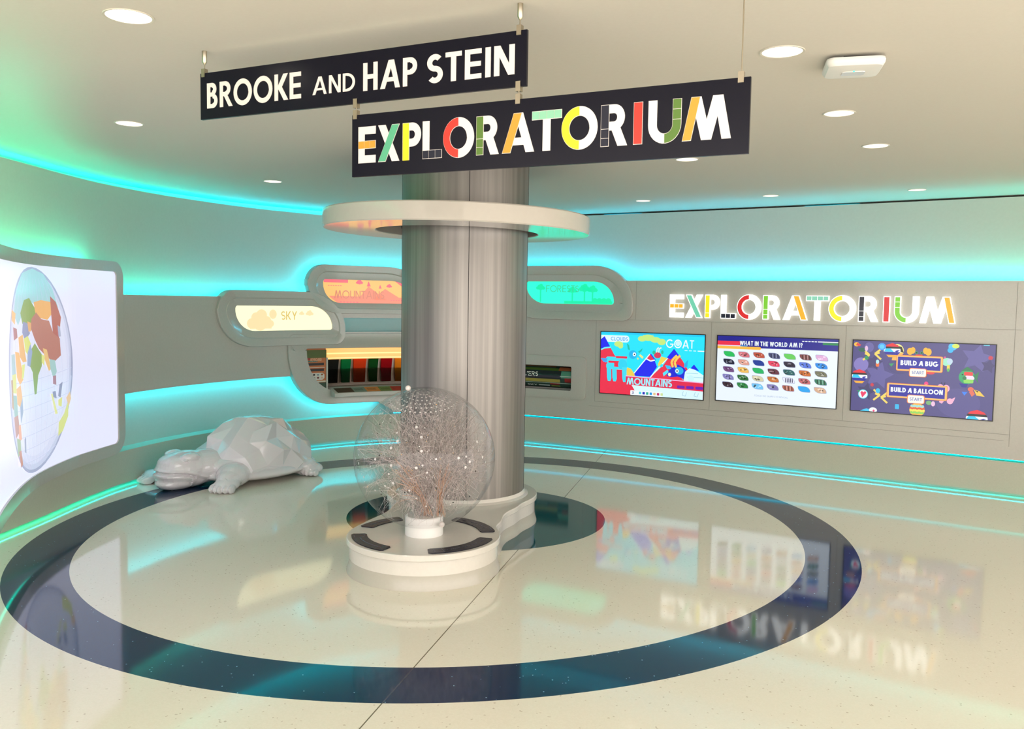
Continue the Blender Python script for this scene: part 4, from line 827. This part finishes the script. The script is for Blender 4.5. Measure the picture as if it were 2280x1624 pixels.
# ring canopy round the column
RZ, RR1, RR0, RX, RY = 2.165, .985, .60, -.425, 6.50
GW = noisy('glossy_white', (.82, .79, .74), (.80, .77, .72), 30, rough=.08, coat=.5)
t = tag(empty('ring_canopy', (CX, CY_, RZ)), 'flat glossy white ring floating round the upper column', 'canopy')
mb = MB(); e = .008
tl = lambda: None
V = mb.lathe([(RR0, .005), (RR0 + e, 0), (RR1 - e, 0), (RR1, e), (RR1, .118), (RR1 - e, .126), (RR0 + e, .126), (RR0, .12)], (RX, RY, RZ), GW, n=128, close=True)
bmesh.ops.transform(mb.bm, matrix=Matrix.Translation((CX, CY_, RZ)) @ Matrix.Rotation(radians(.75), 4, 'Y') @ Matrix.Translation((-CX, -CY_, -RZ)), verts=mb.bm.verts)
mb.build('ring', t)
for k in range(4):
    a = radians(50 + 90 * k); mb = MB(); mb.tube([(CX + (CR - .01) * cos(a), CY_ + (CR - .01) * sin(a), RZ + .07), (RX + (RR0 + .02) * cos(a), RY + (RR0 + .02) * sin(a), RZ + .07)], .018, mat('bracket_grey', (.4, .4, .38), .4, .8)); mb.build('bracket', t)

# ---------------------------------------------------------------- plinth with two lobes
GXc, GYc, GR = -.53, 5.29, .475
def plinth_outline(gr, rr, wx=0):
    P = []
    for k in range(0, 37): a = radians(-206 + k * (232 / 36)); P.append((GXc + gr * cos(a), GYc + gr * sin(a)))
    # right waist
    P += [(-.055 + wx, 5.60), (-.052 + wx, 5.76), (-.02 + wx, 5.90), (.05 + wx, 6.02)]
    for k in range(0, 37): a = radians(-38 + k * (258 / 36)); P.append((CX + rr * cos(a), CY_ + rr * sin(a)))
    P += [(-.82 - wx, 6.02), (-.83 - wx, 5.90), (-.86 - wx, 5.76), (-.915 - wx, 5.64)]
    # smooth and resample
    Q = [Vector(p) for p in P]; L = [0]
    for a, b in zip(Q, Q[1:] + Q[:1]): L.append(L[-1] + (b - a).length)
    out = []
    for i in range(180):
        s = L[-1] * i / 180; j = max(k for k in range(len(Q)) if L[k] <= s); out.append(Q[j].lerp(Q[(j + 1) % len(Q)], (s - L[j]) / (L[j + 1] - L[j])))
    for _ in range(6): out = [(out[i - 1] + out[i] * 2 + out[(i + 1) % 180]) / 4 for i in range(180)]
    return out
t = tag(empty('plinth', (GXc, GYc, 0)), 'low white two lobed plinth joining the column foot and the globe drum', 'plinth')
PW = noisy('plinth_white', (.86, .84, .80), (.83, .81, .77), 50, rough=.2, coat=.3); PG = noisy('plinth_grey', (.74, .72, .67), (.71, .69, .64), 50, rough=.25)
base = plinth_outline(GR, .57)
def inset(P, d):
    n = len(P); o = []
    for i in range(n):
        tt = (P[(i + 1) % n] - P[i - 1]).normalized(); o.append(P[i] + Vector((-tt.y, tt.x)) * d)
    return o
def rows(prof): return [[(q.x, q.y, z) for q in inset(base, d)] for d, z in prof]
mb = MB(); V = mb.grid(rows([(.0, .172), (-.004, .176), (-.004, .204), (.0, .2095), (.006, .21)]), PW, closed_u=True); 
V2 = mb.grid(rows([(.006, .21), (.05, .2105)]), PW, closed_u=True)
mb.face([(q.x, q.y, .2105) for q in inset(base, .05)], PW); mb.build('top', t, fix=False)
mb = MB(); mb.grid(rows([(.012, .085), (.012, .172)]), PW, closed_u=True); mb.build('riser', t, fix=False)
mb = MB(); mb.grid(rows([(-.004, .0), (-.004, .006), (.004, .03), (.011, .055), (.0115, .085)]), PG, closed_u=True); mb.build('skirt', t, fix=False)
mb = MB(); mb.lathe([(CR + .001, .2105), (CR + .035, .2105), (CR + .012, .222), (CR + .001, .245)], (CX, CY_, 0), PW, n=96); mb.build('column_collar', t)
DKP = mat('pad_dark', (.05, .045, .11), .25, spec=.25); PT = paint((.42, .42, .50))
for a0, a1, sc in ((118, 162, 118), (186, 243, 190), (279, 347, 284), (7, 66, 12)):
    mb = MB(); n = 24; rows_ = []
    for k in range(n + 1):
        a = radians(a0 + (a1 - a0) * k / n); tp = min(k, n - k) / 2.0; e = .012 if tp < .5 else 0
        sh = .05 * 0
        rows_.append([(GXc + r * cos(a), GYc + .0 + r * sin(a), z) for r, z in ((.350 + e, .2105), (.350 + e, .2155), (.445 - e, .2155), (.445 - e, .2105))])
    V = mb.grid(rows_, DKP, closed_u=True, smooth=False); mb.cap(V[0], DKP); mb.cap(V[-1][::-1], DKP)
    for k in range(26):
        if random.random() < .25: continue
        a = radians(a0 + 14 + (a1 - a0 - 20) * k / 26); b = a + radians(1.1)
        mb.face([(GXc + r * cos(q), GYc + r * sin(q), .2162) for r, q in ((.395, a), (.395, b), (.402, b), (.402, a))], PT)
    a = radians(sc); d = radians(8)
    for (r0, r1, b0, b1) in ((.365, .368, 0, d), (.428, .431, 0, d), (.365, .431, 0, d * .05), (.365, .431, d * .95, d)):
        mb.face([(GXc + r * cos(a + q), GYc + r * sin(a + q), .2162) for r, q in ((r0, b0), (r0, b1), (r1, b1), (r1, b0))], PT)
    mb.build('touch_pad', t)
# ---------------------------------------------------------------- clear globe
SZ, SR = .69, .435
t = tag(empty('clear_globe', (GXc, GYc, .2105)), 'large clear acrylic globe full of fine fibres and sparkling dots on the drum', 'globe')
mb = MB(); mb.lathe([(.118, .2105), (.118, .325), (.110, .330), (.0, .330)], (GXc, GYc, 0), noisy('neck_white', (.93, .92, .90), (.91, .90, .88), 20, rough=.35), n=48); mb.build('neck', t)
def acrylic():
    m = bpy.data.materials.new('acrylic_shell'); m.use_nodes = True; nt = m.node_tree; nt.nodes.remove(nt.nodes['Principled BSDF'])
    tr = nt.nodes.new('ShaderNodeBsdfTransparent'); tr.inputs[0].default_value = (.97, .97, .98, 1); gl = nt.nodes.new('ShaderNodeBsdfGlossy'); gl.inputs['Roughness'].default_value = .01
    lw = nt.nodes.new('ShaderNodeLayerWeight'); pw = nt.nodes.new('ShaderNodeMath'); pw.operation = 'POWER'; pw.inputs[1].default_value = 4.5; ma = nt.nodes.new('ShaderNodeMath'); ma.operation = 'MULTIPLY_ADD'; ma.inputs[1].default_value = .55; ma.inputs[2].default_value = .02; mx = nt.nodes.new('ShaderNodeMixShader')
    nt.links.new(lw.outputs['Facing'], pw.inputs[0]); nt.links.new(pw.outputs[0], ma.inputs[0]); nt.links.new(ma.outputs[0], mx.inputs[0]); nt.links.new(tr.outputs[0], mx.inputs[1]); nt.links.new(gl.outputs[0], mx.inputs[2]); nt.links.new(mx.outputs[0], nt.nodes['Material Output'].inputs[0]); return m
ACR = acrylic()
mb = MB(); mb.ell((GXc, GYc, SZ), (SR, SR, SR), ACR, nu=96, nv=64); mb.build('shell', t)
# fibres: a fountain of thin strands rising from the neck
random.seed(11)
FIB = mat('fibre', (.84, .78, .76), .35, spec=.8); FIBM = mat('fibre_mid', (.62, .56, .53), .4); FIBW = mat('fibre_copper', (.84, .66, .54), .3); DKF = mat('fibre_dark', (.38, .32, .30), .4)
mb = MB(); GC = Vector((GXc, GYc, SZ))
def ribbon(pts, r, m):
    mb.tube(pts, r, m, n=3, caps=False)
ends = []
for k in range(170):
    u = random.uniform(-.80, .97); a = random.uniform(0, 2 * pi); rr = sqrt(1 - u * u) * (SR - .016); end = GC + Vector((rr * cos(a), rr * sin(a), u * (SR - .016)))
    ends.append(end)
    st = Vector((GXc + random.gauss(0, .045), GYc + random.gauss(0, .045), .332)); mid = GC + Vector((random.gauss(0, .10), random.gauss(0, .10), random.uniform(-.10, .16)))
    P = []; n = 16; j = Vector((random.gauss(0, .045), random.gauss(0, .045), random.gauss(0, .04)))
    for i in range(n + 1):
        q = i / n; p = st * (1 - q) ** 2 + mid * 2 * q * (1 - q) + end * q * q + j * sin(q * 6 + k); v = p - GC
        if v.length > SR - .014: p = GC + v.normalized() * (SR - .014)
        P.append(p)
    ribbon(P, random.choice((.0004, .0006, .0009)), random.choice((FIB, FIB, FIB, DKF)))
# tangled fluff around the middle
for k in range(1700):
    c = GC + Vector((random.gauss(.03, .17), random.gauss(0, .16), random.gauss(-.02, .18)))
    if (c - GC).length > SR * .85: continue
    d = Vector((random.gauss(0, 1), random.gauss(0, 1), random.gauss(0, 1))).normalized(); e = d.orthogonal().normalized(); r = random.uniform(.04, .13)
    d = (d * .6 + Vector((c.x - GXc, c.y - GYc, .9))).normalized(); P = [c + d * r * (q * .22 - 1) + e * r * .5 * cos(q * .55 + k) + d.cross(e) * r * .25 * sin(q * .9 + k) for q in range(11)]
    P = [GC + (p - GC).normalized() * min((p - GC).length, SR - .014) for p in P]
    ribbon(P, .0006, random.choice((FIB, FIB, FIBM)))
o = mb.build('fibre_strands', t, fix=False); o['kind'] = 'stuff'
# copper coloured bundles rising from the neck
mb = MB()
for (x0, x1, zz, n_) in ((.02, -.13, .60, 26), (.10, .10, .62, 16)):
    for k in range(n_):
        a = Vector((GXc + x0 + random.gauss(0, .016), GYc - .03 + random.gauss(0, .02), .333)); b = Vector((GXc + x1 + random.gauss(0, .035), GYc - .12 + random.gauss(0, .05), zz + random.gauss(0, .06))); m_ = Vector((GXc + x0 + random.gauss(0, .012), GYc - .06, .48))
        ribbon([a * (1 - q) ** 2 + m_ * 2 * q * (1 - q) + b * q * q for q in [i / 7 for i in range(8)]], .0013, FIBW)
o = mb.build('copper_strands', t, fix=False); o['label'] = 'copper coloured strands'; o['kind'] = 'stuff'
# sparkling dots: fibre-optic points, with reflections put in as small glowing beads
mb = MB(); W1 = emi((1, .97, .93), 1.0); W2 = emi((1, .78, .40), 1.2); W3 = paint((.86, .84, .82)); D1 = paint((.20, .17, .15))
def dot(p, r, m):
    d = Vector((p - GC)).normalized(); a = d.orthogonal().normalized(); b = d.cross(a); mb.face([p + (a * cos(k * pi / 4) + b * sin(k * pi / 4)) * r for k in range(8)], m)
for e in ends[:150]: dot(GC + (e - GC) * 1.0, random.choice((.003, .004, .006)), random.choice((W3, W3, D1, W3)))
for r_ in range(1, 7):      # perforated white dots on the crown
    n_ = 5 + r_ * 6
    for k in range(n_):
        th = r_ * .082; a = 2 * pi * k / n_ + r_ * .3
        ax = Vector((sin(th) * cos(a), sin(th) * sin(a), cos(th))); ax.rotate(Matrix.Rotation(radians(14), 3, 'X'))
        dot(GC + ax * (SR - .010), .0062, W3)
for k in range(26):
    u = random.uniform(-.3, .7); a = random.uniform(pi, 2 * pi); rr = sqrt(1 - u * u); dot(GC + Vector((rr * cos(a), rr * sin(a), u)) * (SR - .010), .0085, W3)
for k in range(210):
    p = GC + Vector((random.gauss(-.04, .13), random.gauss(-.10, .12), random.gauss(-.02, .14)))
    if (p - GC).length < SR - .03: mb.ell(p, (random.choice((.0016, .0024, .003)),) * 3, random.choice((W1, W1, W3, W3, W2)), nu=6, nv=4)
o = mb.build('sparkle_dots', t, fix=False); o['kind'] = 'stuff'
for px, pz in ((-.105, .452), (.112, -.39)):
    mb = MB(); v = Vector((px, -.05, pz)).normalized() * (SR + .012); mb.ell(GC + (v if pz > 0 else Vector((.118, -.10, -.395))), (.017,) * 3, mat('pin_white', (.92, .88, .85), .3)); mb.build('pin', t)

# ---------------------------------------------------------------- hanging signs
NAVY = mat('sign_navy', (.025, .025, .09), .25, spec=.3); STEEL = mat('brushed_steel', (.70, .66, .58), .3, 1.0); SGW = mat('sign_letter_white', (.90, .86, .82), .4)
S0 = Vector((-1.323, 3.705)); S1 = Vector((.036, 3.045)); SD = (S1 - S0).normalized(); SN = Vector((SD.y, -SD.x))
def sfn(u, v, h): p = S0 + SD * u + SN * h; return Vector((p.x, p.y, v))
def hang(parent, u, z0, z1, ceil=False):
    for z, s in ((z0, 1), (z1, -1)) if not ceil else ((z0, 1),):
        mb = MB(); mb.prism([(u - .009, z - .016), (u + .009, z - .016), (u + .009, z + .018), (u - .009, z + .018)], -.010, .010, sfn, STEEL); mb.build('clip', parent)
    if ceil:
        mb = MB(); mb.tube([sfn(u, CEIL, 0), sfn(u, CEIL - .045, 0), sfn(u, CEIL - .055, 0)], [.010, .010, .004], STEEL, n=12); mb.build('ceiling_mount', parent)
    mb = MB(); mb.tube([sfn(u, z0, 0), sfn(u, z1, 0)], .0022, STEEL, n=8); mb.build('cable', parent)
def board(parent, u0, u1, zl0, zl1):
    mb = MB(); mb.prism([(u0, zl0), (u1, zl0), (u1, zl1), (u0, zl1)], -.006, .006, sfn, NAVY); mb.build('board', parent)
L1 = (S1 - S0).length
t = tag(empty('hanging_sign', sfn(L1 / 2, 2.40, 0)), 'dark navy hanging sign reading BROOKE AND HAP STEIN, the upper of two', 'sign', 'hanging signs')
board(t, 0, L1, 2.398, 2.588)
hang(t, .018, 2.588, CEIL - .05, True); hang(t, L1 - .03, 2.588, CEIL - .05, True)
def word(parent, txt, x0, x1, y0, h, w=.19, gap=.12):
    L, tw = text_polys(txt, w, gap); k = (x1 - x0) / tw
    for c, ps in L:
        mb = MB()
        for j, p in enumerate(ps): mb.prism([(x0 + a * k, y0 + b * h) for a, b in p], .0055, .0080 - .00003 * j, sfn, SGW)
        mb.build('letter', parent)
word(t, 'BROOKE', .038, .535, 2.441, .103); word(t, 'AND', .590, .792, 2.447, .068, w=.15, gap=.14); word(t, 'HAP', .830, 1.070, 2.441, .103); word(t, 'STEIN', 1.112, L1 - .045, 2.441, .103)
t = tag(empty('hanging_sign', sfn(1.5, 2.125, 0)), 'dark navy hanging sign reading EXPLORATORIUM in white and coloured letters, the lower of two', 'sign', 'hanging signs')
U0 = (Vector((-.625, 3.36)) - S0).dot(SD); U1 = (Vector((.725, 2.72)) - S0).dot(SD)
board(t, U0, U1, 2.122, 2.355)
hang(t, U0 + .015, 2.355, 2.398); hang(t, L1 - .03, 2.355, 2.398); hang(t, U1 - .03, 2.355, CEIL - .05, True)
build_explo('hang', t, U0 + .030, U1 - .055, 2.172, .136, lambda u, v, h: sfn(u, v, .0055 + h), SGW, .002, lambda c: mat('vinyl_%02x%02x%02x' % tuple(int(v * 255) for v in c), c, .4))

# ---------------------------------------------------------------- ceiling lights and access point
LENS = emi((1, .97, .90), 3.0); TRIM = mat('downlight_trim', (.80, .77, .70), .4); CAN = mat('downlight_can', (.9, .88, .84), .2, .3)
first = None
LL = [((-1.43, 3.26), .080, 'brightest round ceiling downlight, upper left of the hanging signs', 6.0, 12), ((-2.30, 5.23), .075, 'round ceiling downlight above the left wall nearest the map panel', 1.6, 8), ((-2.12, 7.66), .075, 'tiny far round downlight above the back left wall', 1.6, 8),
      ((1.07, 3.57), .080, 'large round downlight right of the hanging signs', 1.5, 12), ((1.71, 4.66), .075, 'round downlight just beyond the wireless access point', 1.3, 8), ((2.28, 5.56), .075, 'third round downlight in the row receding on the right', 1.2, 8),
      ((1.21, 6.18), .075, 'round downlight just below the EXPLORATORIUM hanging sign', 1.2, 8), ((2.37, 8.10), .07, 'small far downlight over the middle screen', 1.2, 8), ((3.47, 7.55), .07, 'small far downlight over the rightmost screen', 1.2, 8), ((1.27, 8.64), .07, 'small far downlight over the leftmost screen, nearest the column', 1.2, 8)]
for i, ((x, y), r, lab, k, pw) in enumerate(LL):
    t = tag(empty('downlight', (x, y, CEIL)), lab, 'ceiling light', 'round recessed downlights in the ceiling')
    mb = MB(); mb.lathe([(r * 1.12, -.0005), (r * 1.10, -.004), (r, -.003), (r * .985, -.001)], (x, y, CEIL), TRIM, n=32); mb.build('trim_ring', t)
    mb = MB(); mb.lathe([(r, -.002), (r * .9, -.0015), (0.0001, -.0012)], (x, y, CEIL), emi((1, .97, .90), k), n=32); mb.build('lens', t)
    l = bpy.data.lights.new('downlight_lamp', 'SPOT'); l.energy = pw; l.color = (1, .92, .80); l.spot_size = radians(100); l.spot_blend = .8; l.shadow_soft_size = .05
    lo = bpy.data.objects.new('downlight_lamp', l); C.objects.link(lo); lo.location = (x, y, CEIL - .03)
t = tag(empty('wireless_access_point', (1.40, 3.68, CEIL)), 'white rounded square wireless access point with a green light on the ceiling', 'access point')
APM = mat('ap_plastic', (.88, .87, .84), .35)
mb = MB(); q = leaf(-.115, .115, -.115, .115, (.035,) * 2, (.035,) * 2, (.035,) * 2, (.035,) * 2)
ang = radians(-14); ap = lambda p, s, z: (1.40 + (p[0] * cos(ang) - p[1] * sin(ang)) * s, 3.68 + (p[0] * sin(ang) + p[1] * cos(ang)) * s, z)
V = mb.grid([[ap(p, s, z) for p in q] for s, z in ((.80, CEIL - .012), (.98, CEIL - .014), (1.0, CEIL - .022), (.98, CEIL - .034), (.9, CEIL - .046), (.6, CEIL - .052))], APM, closed_u=True); mb.cap(V[-1], APM, True); mb.cap(V[0][::-1], APM); mb.build('housing', t)
mb = MB(); mb.box((1.40, 3.68, CEIL - .006), (.12, .12, .012), mat('ap_dark', (.08, .07, .06), .7)); mb.build('mount_plate', t)
mb = MB(); q2 = leaf(-.045, .045, -.03, .03, (.012,) * 2, (.012,) * 2, (.012,) * 2, (.012,) * 2); V = mb.grid([[ap((p[0], p[1] + .0), 1, z) for p in q2] for z in (CEIL - .050, CEIL - .055)], APM, closed_u=True); mb.cap(V[-1], mat('ap_badge', (.80, .82, .83), .3)); mb.build('badge', t)
mb = MB(); mb.ell(ap((.0, -.035), 1, CEIL - .053), (.004, .004, .003), emi((.25, 1, .75), 2.0)); mb.build('status_light', t)

# ---------------------------------------------------------------- turtle sculpture
TM = noisy('turtle_gloss_white', (.90, .88, .89), (.88, .86, .87), 10, rough=.16, coat=.6)
TO = Vector((-2.42, 7.93)); TF = Vector((-.62, -.785)).normalized(); TN = Vector((-TF.y, TF.x)) * -1
if TN.x < 0: TN = -TN
def TW(f, n, z): p = TO + TF * f + TN * n; return Vector((p.x, p.y, z))
t = tag(empty('turtle_sculpture', (TO.x, TO.y, 0)), 'glossy white faceted turtle sculpture resting on the floor by the left wall', 'sculpture')
RT = Matrix(((TF.x, TN.x, 0), (TF.y, TN.y, 0), (0, 0, 1)))
def remesh(o, vox, sm=4, dec=0):
    r = o.modifiers.new('remesh', 'REMESH'); r.mode = 'VOXEL'; r.voxel_size = vox; r.use_smooth_shade = False
    s = o.modifiers.new('smooth', 'SMOOTH'); s.iterations = sm; s.factor = .5
mb = MB()
E = lambda f, n, z, a, b, c, yaw=0, pit=0: mb.ell(TW(f, n, z), (a, b, c), TM, R=RT @ Matrix.Rotation(radians(yaw), 3, 'Z') @ Matrix.Rotation(radians(pit), 3, 'Y'), nu=28, nv=18)
E(-.04, .0, .09, .60, .43, .088); E(-.02, .0, .13, .54, .36, .125)                # belly and body
E(.10, 0, .17, .46, .34, .12)
# neck and head
E(.46, -.02, .17, .26, .20, .15); E(.64, -.03, .185, .25, .195, .140, pit=4); E(.70, -.03, .12, .22, .185, .125); E(.72, -.03, .225, .15, .165, .085)
E(.75, -.03, .08, .16, .15, .085); E(.60, -.03, .10, .22, .16, .10)
E(.66, .10, .285, .085, .06, .038); E(.66, -.16, .285, .085, .06, .038)     # eye ridges
# legs and toes
for (f, n, yaw, k, arm) in ((.47, .36, 28, 1.0, (.34, .26)), (.68, -.42, -20, 1.0, (.42, -.28)), (-.47, .33, 22, .85, (-.36, .24)), (-.66, -.16, 150, .85, (-.45, -.16))):
    E(arm[0], arm[1], .11, .19 * k, .14 * k, .11 * k, yaw); E((arm[0] + f) / 2, (arm[1] + n) / 2, .095, .16 * k, .11 * k, .085 * k, yaw)
    E(f, n, .06, .13 * k, .105 * k, .062 * k, yaw)
    for q in range(5):
        d = radians(yaw); fx = cos(d); fy = sin(d); lx = (q - 2) * .045 * k; fo = (.115 - .012 * abs(q - 2)) * k
        E(f + fx * fo - fy * lx, n + fy * fo + fx * lx, .034, .060 * k, .0185 * k, .040 * k, yaw)
E(-.60, .02, .07, .14, .06, .045)               # tail
o = mb.build('body', t); remesh(o, .011, 3)
dg = bpy.context.evaluated_depsgraph_get(); me = bpy.data.meshes.new_from_object(o.evaluated_get(dg)); o.modifiers.clear(); o.data = me
OF = Vector(o.location) + Vector(t.location)
for v in me.vertices:      # carve the mouth line, the hollow lower jaw and the nostrils; keep the underside on the floor
    p = v.co + OF; q = Vector((p.x, p.y)) - TO; f, n, z = q.dot(TF), q.dot(TN), p.z
    if f > .52:
        hx, hn = f - .62, n + .03; a = atan2(hn, hx); zm = .178 - .045 * abs(a) - .012 * cos(a * 3)
        d = z - zm; g = math.exp(-(d / .011) ** 2) * (1 if abs(a) < 1.5 else 0); jaw = math.exp(-((z - zm + .062) / .032) ** 2) * (1 if abs(a) < 1.3 else .0)
        k = .026 * g + .022 * jaw - .010 * math.exp(-((d - .022) / .012) ** 2)
        dirv = Vector((TF.x * cos(a) + TN.x * sin(a), TF.y * cos(a) + TN.y * sin(a), 0)); p = p - dirv * k
    p.z = max(p.z, .001); v.co = p - OF
d = o.modifiers.new('facets', 'DECIMATE'); d.ratio = .16
from mathutils.bvhtree import BVHTree
bv = BVHTree.FromPolygons([v.co for v in me.vertices], [p.vertices[:] for p in me.polygons])
for n in (.10, -.16):
    src = TW(.95, n * 2.6, .34); dst = TW(.66, n, .25); hit = bv.ray_cast(src - OF, (dst - src).normalized())[0]
    if hit: mb = MB(); mb.ell(hit + OF, (.018, .018, .015), TM); mb.build('eye', t)
# faceted shell
mb = MB(); bm = mb.bm; random.seed(23); i_ = mb.mi(TM); SH = (.56, .42, .455)
bmesh.ops.create_icosphere(bm, subdivisions=3, radius=1.0)
bmesh.ops.rotate(bm, verts=bm.verts, cent=(0, 0, 0), matrix=Matrix.Rotation(.4, 3, 'X') @ Matrix.Rotation(.3, 3, 'Z'))
for v in bm.verts: v.co += Vector([random.uniform(-.075, .075) for _ in range(3)]); v.co = v.co.normalized() * random.choice((random.uniform(1.02, 1.10), random.uniform(.91, .99)))
for v in bm.verts:
    d = v.co; z = max(d.z, -.04); v.co = TW(-.06 + d.x * SH[0], -.02 + d.y * SH[1], .105 + z * SH[2] * (1 + .05 * cos(d.x * 2)))
for f in bm.faces: f.smooth = False
o = mb.build('shell', t); b = o.modifiers.new('bevel', 'BEVEL'); b.width = .006; b.segments = 2; b.limit_method = 'ANGLE'; b.angle_limit = radians(8)
